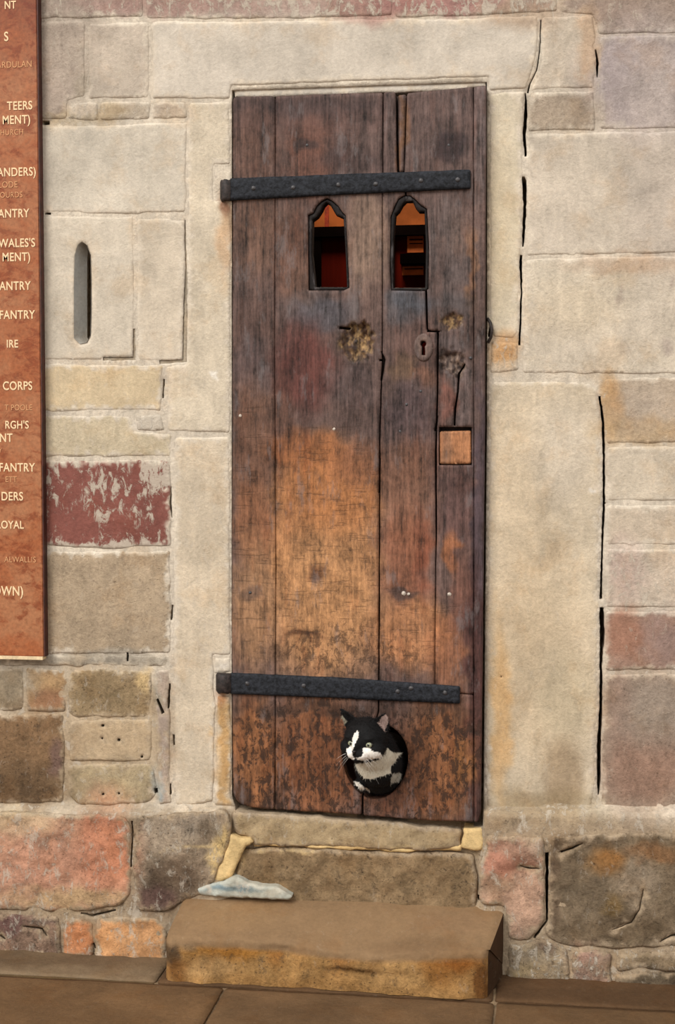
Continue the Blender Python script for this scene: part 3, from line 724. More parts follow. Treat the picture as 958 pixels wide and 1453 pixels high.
D_BLOBS = [
    (600, 180, 110, 60, (98, 80, 76), .6, .6), (440, 215, 30, 60, (122, 74, 56), .6, .6), (360, 200, 30, 70, (108, 76, 62), .6, .6), (430, 160, 110, 30, (92, 68, 62), .6, .6), (430, 150, 120, 14, (70, 58, 58), .5, .5),
    (635, 205, 24, 20, (50, 40, 42), .75, .4), (440, 205, 18, 10, (52, 42, 42), .6, .4), (485, 215, 12, 20, (60, 44, 42), .6, .5), (500, 230, 60, 16, (72, 56, 54), .5, .5),
    (570, 190, 7, 60, (122, 84, 54), .6, .4), (680, 200, 9, 90, (110, 96, 94), .7, .4),
    (365, 330, 30, 60, (116, 84, 66), .6, .6), (415, 360, 24, 60, (112, 74, 56), .6, .6), (520, 345, 28, 70, (142, 118, 100), .7, .5), (635, 350, 34, 70, (104, 92, 90), .75, .5), (650, 330, 20, 30, (122, 98, 86), .5, .6), (668, 380, 6, 60, (138, 100, 74), .7, .4), (500, 320, 40, 30, (128, 104, 90), .4, .6),
    (455, 440, 46, 26, (84, 82, 88), .8, .5), (582, 436, 30, 30, (78, 82, 90), .85, .5), (430, 400, 20, 30, (112, 84, 70), .5, .5), (640, 430, 30, 16, (84, 80, 82), .6, .5),
    (432, 520, 42, 60, (96, 52, 46), .75, .5), (360, 470, 28, 60, (98, 74, 66), .6, .5), (360, 520, 24, 40, (86, 72, 72), .6, .5), (500, 545, 36, 30, (92, 76, 74), .7, .5), (530, 440, 16, 50, (108, 86, 78), .5, .5),
    (590, 500, 36, 50, (104, 78, 70), .7, .4), (600, 535, 20, 12, (126, 86, 66), .6, .4), (575, 525, 18, 20, (104, 82, 58), .5, .5),
    (580, 590, 36, 44, (88, 72, 74), .7, .5), (640, 490, 24, 14, (98, 88, 88), .6, .5), (634, 570, 14, 32, (128, 82, 70), .7, .4), (660, 560, 10, 50, (112, 98, 96), .6, .4),
    (600, 650, 40, 30, (120, 82, 66), .5, .6), (400, 600, 20, 60, (110, 74, 58), .5, .5),
    # the big worn tan area
    (458, 765, 82, 135, (168, 118, 78), .92, .25), (462, 860, 84, 110, (182, 134, 92), .92, .4), (430, 640, 60, 26, (150, 94, 58), .8, .4), (470, 690, 70, 60, (162, 106, 64), .7, .5), (510, 660, 40, 30, (128, 84, 62), .5, .5),
    (358, 640, 28, 90, (118, 82, 62), .7, .5), (358, 740, 28, 60, (142, 94, 64), .75, .5), (358, 860, 30, 90, (160, 120, 86), .85, .5), (355, 840, 16, 12, (84, 66, 58), .6, .5),
    (580, 720, 36, 90, (126, 88, 68), .75, .5), (575, 800, 34, 70, (134, 84, 60), .7, .5), (598, 780, 14, 50, (130, 74, 54), .5, .5), (585, 900, 60, 50, (172, 120, 82), .9, .4), (635, 930, 26, 50, (148, 96, 66), .7, .5),
    (650, 720, 26, 70, (94, 68, 64), .7, .5), (640, 785, 9, 34, (150, 94, 60), .8, .4), (655, 850, 20, 60, (104, 68, 56), .7, .5), (682, 750, 12, 200, (70, 58, 64), .8, .4), (675, 1000, 16, 190, (74, 46, 42), .85, .4),
    # foot of the door
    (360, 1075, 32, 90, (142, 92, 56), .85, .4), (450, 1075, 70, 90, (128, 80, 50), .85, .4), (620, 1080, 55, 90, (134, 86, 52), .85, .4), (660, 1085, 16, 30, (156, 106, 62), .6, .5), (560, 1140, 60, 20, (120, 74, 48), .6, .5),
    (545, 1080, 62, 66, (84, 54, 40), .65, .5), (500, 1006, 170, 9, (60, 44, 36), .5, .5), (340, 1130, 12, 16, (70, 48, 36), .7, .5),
    (575, 843, 18, 7, (60, 48, 46), .7, .4), (432, 905, 24, 5, (74, 46, 30), .7, .5), (450, 812, 14, 12, (100, 62, 40), .7, .5),
]
D_AUX = [(465, 800, 80, 200, (.5, .28, .5), .95, .2), (358, 760, 30, 200, (.5, .15, .6), .9, .2), (585, 900, 70, 60, (.5, .2, .5), .9, .4), (490, 925, 110, 36, (.4, .8, .5), .9, .4),
         (500, 1075, 200, 95, (.15, 1.0, .7), .98, .12)]
def door_col(base=(98, 78, 72), k=1.0, extra=()):
    def fn(px, py, u, v, dist):
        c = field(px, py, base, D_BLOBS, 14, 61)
        for (gx, gy, rx, ry, dp) in GOUGES:
            d = np.hypot((px-gx+(fbm(px/6, py/6, 2, 5)-.5)*14)/rx, (py-gy+(fbm(px/6, py/6, 2, 8)-.5)*14)/ry)
            w = 1-sstep(.7, 1.15, d)
            fib = np.clip((fbm(px/2.6, py/6, 3, 14)-.5)*3+.5, 0, 1)[:, None]
            g = fib*np.array((176, 142, 94))+(1-fib)*np.array((70, 48, 36)) if gy < 500 else fib*np.array((150, 130, 116))+(1-fib)*np.array((58, 46, 44))
            c += (g-c)*w[:, None]*.85
        for e in extra: c = blend(px, py, c, [e], 5)
        a = field(px, py, (.12, .12, .95), D_AUX, 18, 70)
        up = 1-.05*(1-sstep(600, 680, py))
        return c*k*.98*up[:, None], a
    return fn
def door_w(px, py, u, v, dist):
    w = (fbm(u*120, v*9, 3, 21)-.5)*.0022+(fbm(u*14, v*10, 2, 22)-.5)*.003
    for (gx, gy, rx, ry, dp) in GOUGES:
        d = np.hypot((px-gx+(fbm(px/6, py/6, 2, 5)-.5)*14)/rx, (py-gy+(fbm(px/6, py/6, 2, 8)-.5)*14)/ry)
        m = 1-sstep(.65, 1.05, d)
        w -= m*dp*(.35+1.1*fbm(px/5, py/11, 3, 31))
    return w
PL = [
    [(331, 137), (390.2, 136), (389.2, 500), (391.0, 800), (389.6, 1149), (358, 1146), (340, 1141), (331, 1129), (329, 900), (330, 500)],
    [(391, 136), (543, 131), (542.3, 300), (541.8, 500), (538, 620), (537, 890), (536.5, 1010), (520, 1060), (514, 1110), (513, 1156), (390.5, 1149), (392, 800), (390, 500)],
    [(544.5, 131), (561, 130), (563, 245), (572, 246), (576, 290), (603, 400), (605, 469), (620, 471), (620, 560), (617, 640), (618, 760), (617, 900), (617, 983), (671.7, 986), (672.5, 1166), (616.8, 1165), (516, 1157), (516, 1110), (523, 1060), (538, 1010), (539, 890), (540, 620), (543, 500), (543, 300)],
    [(578, 132), (671.5, 123), (672, 600), (672.2, 985.4), (617.6, 982.4), (617.6, 900), (620, 760), (620, 640), (622, 560), (623, 471), (607.5, 468), (606, 400), (578.5, 290), (574, 246)],
    [(672.6, 123), (690, 121), (689, 300), (688, 600), (685, 900), (682, 1155), (678, 1167), (673, 1167)],
    [(564.5, 134), (576, 133), (573, 243), (566, 243)],
]
HOLES = [DP(CATHOLE), DP(WINL_O), DP(WINR_O), DP(KEYHOLE), DP(PATCH)]+[DP(c) for c in SPLITS]
for i, p in enumerate(PL):
    q = round_poly(DP(p), (3 if i else 6)*PX)
    b0, b1 = q.min(0), q.max(0)
    hs = [h for h in HOLES if (h.max(0) > b0).all() and (h.min(0) < b1).all()]
    sliver = i == 5
    o = relief('plank', q, hs, step=.0045, w0=(lambda u: dd(u)-.006) if sliver else dd, amp=.0006, nsc=40, edge=.0025, drop=.0018, back=.034,
               colfn=door_col(), mat=WOOD, jit=.0007, wfun=door_w, seed=300+i)
    dchild(o)
# added unseen sheet behind the boards, keeps the gaps between them dark
q = DP([(334, 140), (686, 128), (679, 1158), (334, 1140)])
o = relief('added_backing', q, [DP(CATHOLE), DP(WINL_O), DP(WINR_O), DP(KEYHOLE)], step=.03, w0=lambda u: dd(u)-.030, amp=0, edge=.001, drop=0, back=.014,
           colfn=lambda px, py, u, v, d: (np.tile((44., 30., 24.), (len(px), 1)), np.tile((0, 0, .5), (len(px), 1))), mat=WOOD); dchild(o)
def rim(oo, ii):
    o = relief('window_rim', DP(oo), [DP(ii)], step=.003, w0=lambda u: dd(u)-.004, amp=.0004, edge=.004, drop=.003, back=.03,
               colfn=lambda px, py, u, v, d: (np.tile((24., 18., 17.), (len(px), 1)), np.tile((0, .2, .6), (len(px), 1))), mat=WOOD)
    dchild(o); o['label'] = 'dark cusped rim of a small door window'
rim(WINL_O, WINL_I); rim(WINR_O, WINR_I)
o = relief('wood_patch', round_poly(DP([(624, 612), (668.5, 611), (668.5, 658.5), (624, 658.5)]), 3*PX), step=.004, w0=lambda u: dd(u)-.002, amp=.0008, nsc=40, edge=.004, drop=.003, back=.03,
           colfn=lambda px, py, u, v, d: (field(px, py, (168, 116, 80), [(632, 640, 8, 30, (128, 96, 76), .6, .5)], 5), np.tile((.1, .05, .5), (len(px), 1))), mat=WOOD)
dchild(o); o['label'] = 'square orange-brown wood repair patch'
esc = [(601+13.5*math.cos(a), 493+20*math.sin(a)) for a in np.linspace(0, 2*math.pi, 28, endpoint=False)]
o = relief('keyhole_plate', DP(esc), [DP(KEYHOLE)], step=.0028, w0=lambda u: dd(u)+.0035, amp=.0003, edge=.004, drop=.0025, back=.012,
           colfn=lambda px, py, u, v, d: (field(px, py, (104, 86, 80), [(601, 493, 9, 15, (116, 96, 86), .6, .4)], 4), np.tile((0, .15, .5), (len(px), 1))), mat=WOOD)
dchild(o); o['label'] = 'oval keyhole plate'

def lathe_nail(name, loc, r, h, mat, parent, seed=0):
    bm = bmesh.new(); n = 10; rr = random.Random(seed)
    prof = [(r, 0), (r*.92, h*.5), (r*.55, h*.9)]
    rings = []
    for (q, y) in prof:
        rings.append([bm.verts.new((math.cos(2*math.pi*k/n)*q*rr.uniform(.85, 1.1), -y, math.sin(2*math.pi*k/n)*q*rr.uniform(.85, 1.1))) for k in range(n)])
    top = bm.verts.new((0, -h, 0))
    for a, b in zip(rings, rings[1:]):
        for k in range(n): bm.faces.new((a[k], a[(k+1) % n], b[(k+1) % n], b[k]))
    for k in range(n): bm.faces.new((rings[-1][k], rings[-1][(k+1) % n], top))
    bmesh.ops.recalc_face_normals(bm, faces=bm.faces)
    me = bpy.data.meshes.new(name); bm.to_mesh(me); bm.free()
    for p in me.polygons: p.use_smooth = True
    o = link(name, me, mat); o.location = loc
    o.parent = parent
    return o
bpy.context.view_layer.update()
def set_parent(o, parent):
    o.parent = parent
    bpy.context.view_layer.update()
    o.matrix_parent_inverse = parent.matrix_world.inverted()
IRONC = lambda px, py, u, v, d: (np.tile((56., 56., 62.), (len(px), 1)), np.tile((0, 0, 0), (len(px), 1)))
def hinge(poly, nails, knuckle, thick, name):
    o = relief('strap_hinge', round_poly(DP(poly), 2.5*PX), step=.006, w0=lambda u: dd(u)+thick, amp=.0008, nsc=50, edge=.004, drop=.003, back=thick+.002, colfn=IRONC, mat=IRON, jit=.0010, seed=900)
    set_parent(o, door); o['label'] = name
    for i, (x, y) in enumerate(nails):
        n_ = lathe_nail('nail', DPt(x, y, thick-.001), .0058, .004, IRON_NAIL, None, i); set_parent(n_, o)
    # eye of the strap and the pin set into the jamb
    (x0, y0), (x1, y1) = knuckle
    a = W(float(x0), float(y0), .004); b = W(float(x1), float(y1), .004)
    bm = bmesh.new(); n = 14; rad = (b[0]-a[0])/2; cx = (a[0]+b[0])/2
    prof = [(0, 0), (.85, 0), (1, .12), (1, .88), (.85, 1), (0, 1)]
    H = a[2]-b[2]; rings = []
    for (q, z) in prof:
        if q == 0: rings.append([bm.verts.new((cx, -.002, b[2]+z*H))])
        else: rings.append([bm.verts.new((cx+rad*q*math.cos(2*math.pi*k/n), -.002-rad*.95*q*math.sin(2*math.pi*k/n), b[2]+z*H+.0015*math.sin(k*2.2))) for k in range(n)])
    for p, q in zip(rings, rings[1:]):
        for k in range(n):
            f = [p[k % len(p)], p[(k+1) % len(p)], q[(k+1) % len(q)], q[k % len(q)]]
            f = list(dict.fromkeys(f)); bm.faces.new(f)
    bmesh.ops.recalc_face_normals(bm, faces=bm.faces)
    me = bpy.data.meshes.new('hinge_knuckle'); bm.to_mesh(me); bm.free()
    for p in me.polygons: p.use_smooth = True
    k_ = link('hinge_knuckle', me, RUST); set_parent(k_, o)
hinge([(327, 254), (480, 248), (668, 241.5), (668.5, 268), (480, 277), (327, 285)], [(361, 268), (417, 267), (481, 263), (534, 262), (598, 257), (650, 256)], ((312, 256), (331, 285)), .009, 'upper black iron strap hinge')
hinge([(327, 954.5), (480, 961), (653, 973.5), (653, 998), (480, 990), (327, 984)], [(352, 969), (432, 972), (565, 980), (584, 975.5), (632, 982)], ((306, 955), (331, 983)), .009, 'lower black iron strap hinge')
for i, (x, y, r_) in enumerate(((573, 842, .0055), (580, 843, .004), (638, 843, .0055))):
    n_ = lathe_nail('nail', DPt(x, y, -.001), r_, .003, PALE_NAIL, None, 30+i); set_parent(n_, door)
for i, (x, y) in enumerate(((355, 841), (577, 574), (568, 612), (597, 555), (668, 508), (341, 590), (474, 609), (436, 206), (637, 206))):
    n_ = lathe_nail('nail', DPt(x, y, -.001), .004, .003, PALE_NAIL if i in (5, 6) else IRON_NAIL, None, 50+i); set_parent(n_, door)
# small ring of old iron at the lock side of the jamb
def iron_keeper():
    pts = [W(float(x), float(y), d) for x, y, d in ((692, 452, .004), (696, 458, .012), (698, 468, .014), (697, 478, .012), (693, 486, .004))]
    cu = bpy.data.curves.new('latch_keeper', 'CURVE'); cu.dimensions = '3D'; cu.bevel_depth = .0035; cu.bevel_resolution = 2
    s = cu.splines.new('POLY'); s.points.add(len(pts)-1)
    for q, p in zip(s.points, pts): q.co = (*p, 1)
    t = bpy.data.objects.new('t', cu); COL.objects.link(t); bpy.context.view_layer.update()
    me = bpy.data.meshes.new_from_object(t.evaluated_get(bpy.context.evaluated_depsgraph_get())); bpy.data.objects.remove(t)
    me.name = 'latch_keeper'
    me.materials.clear()
    o = link('latch_keeper', me, RUST)
    tag(o, 'small dark iron latch keeper in the jamb right of the keyhole', 'latch')
iron_keeper()

# ------------------------------------------------------------------ step
SYL, SYR = float(Fl(240., 1391., 0.0)[1]), float(Fl(693., 1419., 0.0)[1])   # the block stands a little askew
SY = min(SYL, SYR); SHL = float(W(242., 1328., -SYL)[2]); SHR = float(W(690., 1349., -SYR)[2])
SHB = float(W(490., 1272., 0.015)[2])                       # worn: lower in front than at the back
def xat(px, py, d): return float(W(float(px), float(py), d)[0])
xl_f, xr_f = xat(234, 1360, -SYL), xat(692, 1385, -SYR)
xl_b, xr_b = xat(266, 1268, 0), xat(722, 1295, 0)
def step_block():
    prof = []                                               # (t along depth 0 back .. 1 front, z)
    for k in range(17): prof.append((k/16*.955, 1.0))
    for a in np.linspace(0, math.pi/2, 7)[1:]: prof.append((.955+.045*math.sin(a), 1-.16*(1-math.cos(a))))
    for k in range(1, 10): prof.append((1.0+.004*math.sin(k), .84-.84*k/9))
    nx = 130; V = []; px_ = []
    for (t, z) in prof:
        for i in range(nx+1):
            s = i/nx
            e = min(s, 1-s)
            rnd = (1-min(e/.02, 1))**2
            x = (xl_b+(xl_f-xl_b)*t)*(1-s)+(xr_b+(xr_f-xr_b)*t)*s
            sy = SYL+(SYR-SYL)*s; sh = SHL+(SHR-SHL)*s
            y = sy*t+.03*(1-t)
            zz = sh*z+(SHB-sh)*(1-min(t/.97, 1.0))
            wear = math.exp(-((s-.60)/.26)**2)*sstep(.3, 1.0, t)
            if z > .5: zz -= .018*wear*z
            y += rnd*.016*(t > .9)-.010*math.sin(s*9+1)*(t > .95)*.4
            V.append((x, y, max(zz-(rnd*.006 if z > .8 else 0), -.01)))
    V = np.array(V); u, v, z = V[:, 0], V[:, 1], V[:, 2]
    ss = np.clip((u-xl_f)/(xr_f-xl_f), 0, 1); SYV = SYL+(SYR-SYL)*ss
    V[:, 1] += -(fbm(u*26, z*26, 4, 5)-.5)*.020*np.clip(1-(v-SYV)/.03, 0, 1)
    V[:, 2] += (fbm(u*12, v*12, 3, 6)-.5)*.006*(z > .02)
    n = nx+1; f = []
    for j in range(len(prof)-1):
        for i in range(nx): f.append((j*n+i, j*n+n+i, j*n+n+i+1, j*n+i+1))
    nv = len(V)
    # side faces with their own grid
    extra = []
    for side in (0, nx):
        idx = [j*n+side for j in range(len(prof))]
        c0 = len(V)+len(extra)
        extra += [tuple(V[q]) for q in idx]+[(V[idx[0]][0], .03, -.01)]
        c = c0+len(idx)
        for q in range(len(idx)-1): f.append((c, c0+q, c0+q+1) if side else (c, c0+q+1, c0+q))
    V = np.concatenate([V, np.array(extra)])
    px, py = proj(V)
    c = field(px, py, (134, 108, 80), [(600, 1345, 60, 14, (112, 88, 64), .5, .5), (330, 1300, 60, 20, (150, 120, 86), .5, .5), (640, 1310, 50, 16, (132, 104, 78), .4, .5)], 8, 5)
    cf = field(px, py, (158, 120, 74), [(330, 1345, 60, 14, (164, 112, 50), .8, .5), (280, 1333, 26, 12, (130, 112, 92), .8, .4), (243, 1345, 12, 26, (92, 74, 56), .85, .4), (250, 1380, 16, 20, (110, 72, 36), .8, .4), (400, 1370, 60, 18, (178, 140, 90), .6, .5),
        (620, 1372, 26, 26, (140, 92, 44), .75, .5), (655, 1365, 24, 14, (146, 90, 40), .8, .5), (560, 1385, 50, 20, (186, 148, 98), .6, .5), (684, 1395, 12, 24, (104, 66, 32), .8, .4), (390, 1345, 12, 26, (142, 94, 46), .6, .5), (300, 1375, 40, 14, (176, 142, 98), .6, .5), (490, 1360, 20, 12, (156, 112, 66), .6, .5)], 10, 9)
    ss = np.clip((V[:, 0]-xl_f)/(xr_f-xl_f), 0, 1); SYV = SYL+(SYR-SYL)*ss; SHV = SHL+(SHR-SHL)*ss-.018*np.exp(-((ss-.6)/.26)**2)
    w = sstep(.86, .78, V[:, 2]/SHV)*sstep(.05, .02, V[:, 1]-SYV)
    c += (cf-c)*w[:, None]
    c[nv:] = (72, 52, 36)  # side faces darkened, their shade put into the colour
    aux = np.empty((len(V), 3)); aux[:] = (.22, .05, .08); aux += (np.array((.62, .07, .4))-aux)*w[:, None]
    org = np.array(((xl_f+xr_f)/2, SY/2, 0))
    me = bpy.data.meshes.new('stone_step'); me.from_pydata((V-org).tolist(), [], f)
    add_attr(me, 'Col', lin(np.clip(c, 0, 255))); add_attr(me, 'Aux', aux)
    for p in me.polygons: p.use_smooth = len(p.vertices) == 4
    bm = bmesh.new(); bm.from_mesh(me); bmesh.ops.recalc_face_normals(bm, faces=bm.faces); bm.to_mesh(me); bm.free()
    o = link('stone_step', me, STONE); o.location = org
    tag(o, 'worn brown stone doorstep block with golden stained front face', 'step')
step_block()

# pale blue-grey mortar smear in the corner behind the step
def smear():
    poly = [(282, 1258), (300, 1252), (318, 1250), (332, 1243), (342, 1243), (356, 1251), (372, 1254), (392, 1254), (405, 1262), (417, 1269), (412, 1273), (340, 1271), (286, 1267)]
    p = round_poly(WP(poly, .02), 3*PX)
    o = relief('mortar_smear', p, step=.004, w0=.040, amp=.004, nsc=70, edge=.008, drop=.006, back=.06,
               colfn=lambda px, py, u, v, d: (field(px, py, (176, 178, 168), [(330, 1262, 40, 3, (112, 132, 140), .8, .5), (360, 1258, 20, 3, (206, 206, 196), .6, .5), (395, 1266, 16, 5, (190, 184, 168), .6, .5)], 6), np.tile((.3, .3, .05), (len(px), 1))),
               mat=STONE, seed=55, jit=.005)
    tag(o, 'pale blue-grey mortar smear lying behind the left of the doorstep', 'mortar')
smear()

# ------------------------------------------------------------------ floor
FLOORM_BASE = (122, 98, 70)
ground = boxes('floor', [(-14, 14, -16, .34, -.25, -.006)], simple('floor_bed', (132, 112, 88), .95, 0, .4, 30, .4, .004, .1), kind='structure')
tag(ground, 'brown stone paving along the foot of the wall')
def slab(x0, x1, y0, y1, base, seed, step=.014, blobs=()):
    g = .003
    p = round_poly(np.array([(x0+g, y0+g), (x1-g, y0+g), (x1-g, y1-g), (x0+g, y1-g)]), .012)
    def fn(px, py, u, v, d):
        c = np.empty((len(px), 3)); c[:] = base
        c *= (1+(fbm(u*7, v*10, 3, seed)-.5)*.35)[:, None]
        if len(blobs): c = blend(px, py, c, blobs, seed)
        return c, np.tile((.30, .03, .14), (len(px), 1))
    relief('paving_slab', p, step=step, w0=0.0, amp=.0025, nsc=9, edge=.010, drop=.002, back=.02, colfn=fn, mat=STONE, parent=ground, plane='floor', jit=.002, seed=seed)
r = random.Random(4)
xs1 = [-2.9, -2.25, -1.62, float(Fl(236., 1372.)[0]), float(Fl(702., 1400.)[0]), .45, 1.1, 1.75]
for i in range(len(xs1)-1):
    g = r.uniform(-6, 6)
    slab(xs1[i], xs1[i+1], -.175 if i != 3 else SY-.004, .0, (114+g, 94+g, 72+g) if i < 3 else (92+g, 70+g, 50+g), 20+i,
         blobs=[(110, 1382, 160, 10, (140, 122, 98), .5, .5)] if i == 2 else ())
xj = float(Fl(306., 1424.)[0]); xk = float(Fl(702., 1430.)[0])
yy = [-.175, -.80, -1.45, -2.1, -2.75, -3.4]
yy2 = [SY-.004]+yy[1:]
for j in range(5):
    xs = [-3.0, -2.2, -1.45, xj, xk, .62, 1.35, 2.0] if j == 0 else [-3.0+.13*j+k*.72 for k in range(8)]
    for k in range(len(xs)-1):
        g = r.uniform(-7, 7)
        top = yy[j]
        if j == 0 and k in (2, 3): top = SY-.006
        slab(xs[k], xs[k+1], yy[j+1], top, (106+g, 82+g, 58+g), 60+j*9+k, step=.02)
# the strip between the step and the wall-side slabs
slab(-1.45 if False else xs1[2], xs1[3], SY-.004, -.177, (104, 84, 58), 140)

# ------------------------------------------------------------------ plaque
PT = .024
plq = empty('memorial_board', (float(W(-100., 930., 0)[0]), 0, float(W(0., 936., PT)[2])))
tag(plq, 'rusty orange inscribed memorial board with cream capital lettering on the wall', 'board')
pr_t = W(55., 0., PT); pr_b = W(59., 932., PT)
PXR = float((pr_t[0]+pr_b[0])/2)
PZB = float(W(30., 931., PT)[2]); PZT = PZB+1.78; PXL = PXR-.80
def plaque():
    m, t, b = nt('stained_copper_board')
    g = t.nodes.new('ShaderNodeNewGeometry'); pos = g.outputs['Position']
    n1 = noise(t, pos, 9, 8, .65, .6); n2 = noise(t, mapping(t, pos, (1, 1, 1.6)), 24, 6, .7, .5); n3 = noise(t, pos, 120, 4, .6)
    c = mix(t, ramp(t, n1, .35, .65), tuple(lin((182, 106, 64)))+(1,), tuple(lin((192, 130, 90)))+(1,))
    c = mix(t, math_(t, 'MULTIPLY', ramp(t, n2, .48, .62), .75), c, tuple(lin((146, 70, 36)))+(1,))
    sep = t.nodes.new('ShaderNodeSeparateXYZ'); t.links.new(pos, sep.inputs[0])
    hi = ramp(t, math_(t, 'ADD', sep.outputs['Z'], math_(t, 'MULTIPLY', n1, .35)), PZB+1.30+.17, PZB+1.62+.17)   # darker red-brown towards the top
    c = mix(t, math_(t, 'MULTIPLY', hi, .8), c, tuple(lin((118, 44, 22)))+(1,))
    c = scale_col(t, c, math_(t, 'ADD', .36, math_(t, 'MULTIPLY', n3, .75)))
    t.links.new(c, b.inputs['Base Color']); b.inputs['Roughness'].default_value = .5; b.inputs['Specular IOR Level'].default_value = .3
    bump(t, b, n3, .2, .001)
    bm = bmesh.new()
    r_ = bmesh.ops.create_cube(bm, size=1)
    for v in r_['verts']: v.co = Vector(((PXL+PXR)/2+v.co.x*(PXR-PXL), -PT/2+v.co.y*PT, (PZB+PZT)/2+v.co.z*(PZT-PZB)))
    bmesh.ops.bevel(bm, geom=bm.edges[:], offset=.002, segments=2, affect='EDGES')
    me = bpy.data.meshes.new('panel'); bm.to_mesh(me); bm.free()
    set_parent(link('panel', me, m), plq)
    o = boxes('edge_shade', [(PXR, PXR+.003, -PT+.001, 0, PZB, PZT)], simple('shaded_edge', (70, 34, 26), .6)); set_parent(o, plq)  # right edge of the board, its shade put into the dark colour
    o = boxes('bottom_bead', [(PXL, PXR-.002, -PT-.003, 0, PZB-.0075, PZB)], simple('cream_bead', (232, 208, 168), .6, 0, .2)); set_parent(o, plq)
    o['label'] = 'cream bead along the bottom edge'
    INKM = simple('cream_paint', (246, 214, 172), .7, 0, .15, 200, .1, .0005, .2)
    INKS = simple('thin_cream_paint', (214, 160, 116), .7, 0, .15, 200, .1, .0005, .2)
    L = [('NT', 23, 1, 12, 0), ('S', 12, 45, 58, 0), ('MARDULAN', 45, 86, 95, 1), ('TEERS', 46, 143, 155, 0), ('MENT)', 43, 163, 175, 0), ('HURCH', 33, 183, 191, 1),
         ('ANDERS)', 51, 237, 249, 0), ('LODE', 25, 257, 266, 1), ('OURDS', 32, 272, 280, 1), ('ANTRY', 42, 296, 308, 0), ("WALES'S", 50, 338, 350, 0), ('MENT)', 43, 358, 370, 0),
         ('ANTRY', 44, 399, 411, 0), ('FANTRY', 50, 440, 452, 0), ('IRE', 26, 482, 493, 0), ('CORPS', 46, 541, 553, 0), ('T POOLE', 46, 574, 582, 1), ("RGH'S", 41, 597, 608, 0),
         ('ENT', 18, 615, 627, 0), ('Y', 3, 636, 642, 1), ('FANTRY', 50, 657, 669, 0), ('ETT', 24, 676, 684, 1), ('DERS', 33, 698, 710, 0), ('ROYAL', 34, 739, 750, 0), ('ALWALLIS', 51, 790, 798, 1), ('OWN)', 33, 832, 845, 0)]
    for (s, xr, yt, yb, small) in L:
        cu = bpy.data.curves.new('lettering', 'FONT'); cu.body = s; cu.size = 1.0; cu.extrude = .02; cu.space_character = 1.06
        cu.offset = .014 if not small else 0.0
        tmp = bpy.data.objects.new('t', cu); COL.objects.link(tmp); bpy.context.view_layer.update()
        me = bpy.data.meshes.new_from_object(tmp.evaluated_get(bpy.context.evaluated_depsgraph_get())); bpy.data.objects.remove(tmp)
        co = np.array([v.co[:] for v in me.vertices])
        caph = .70                                             # cap height of the built-in face at size 1
        a = W(float(xr), float(yb), PT); b2 = W(float(xr), float(yt), PT)
        h = float(b2[2]-a[2]); k = h/caph; kx = k*(.80 if not small else .86)
        x = co[:, 0]; x1 = x.max()
        V = np.stack([a[0]+(x-x1)*kx, -PT-.0004-(co[:, 2]/.02*.5+.5)*.0008, a[2]+co[:, 1]*k], 1)
        me.vertices.foreach_set('co', V.ravel()); me.update(); me.materials.clear(); me.name = 'lettering'
        set_parent(link('lettering', me, INKS if small else INKM), plq)
plaque()

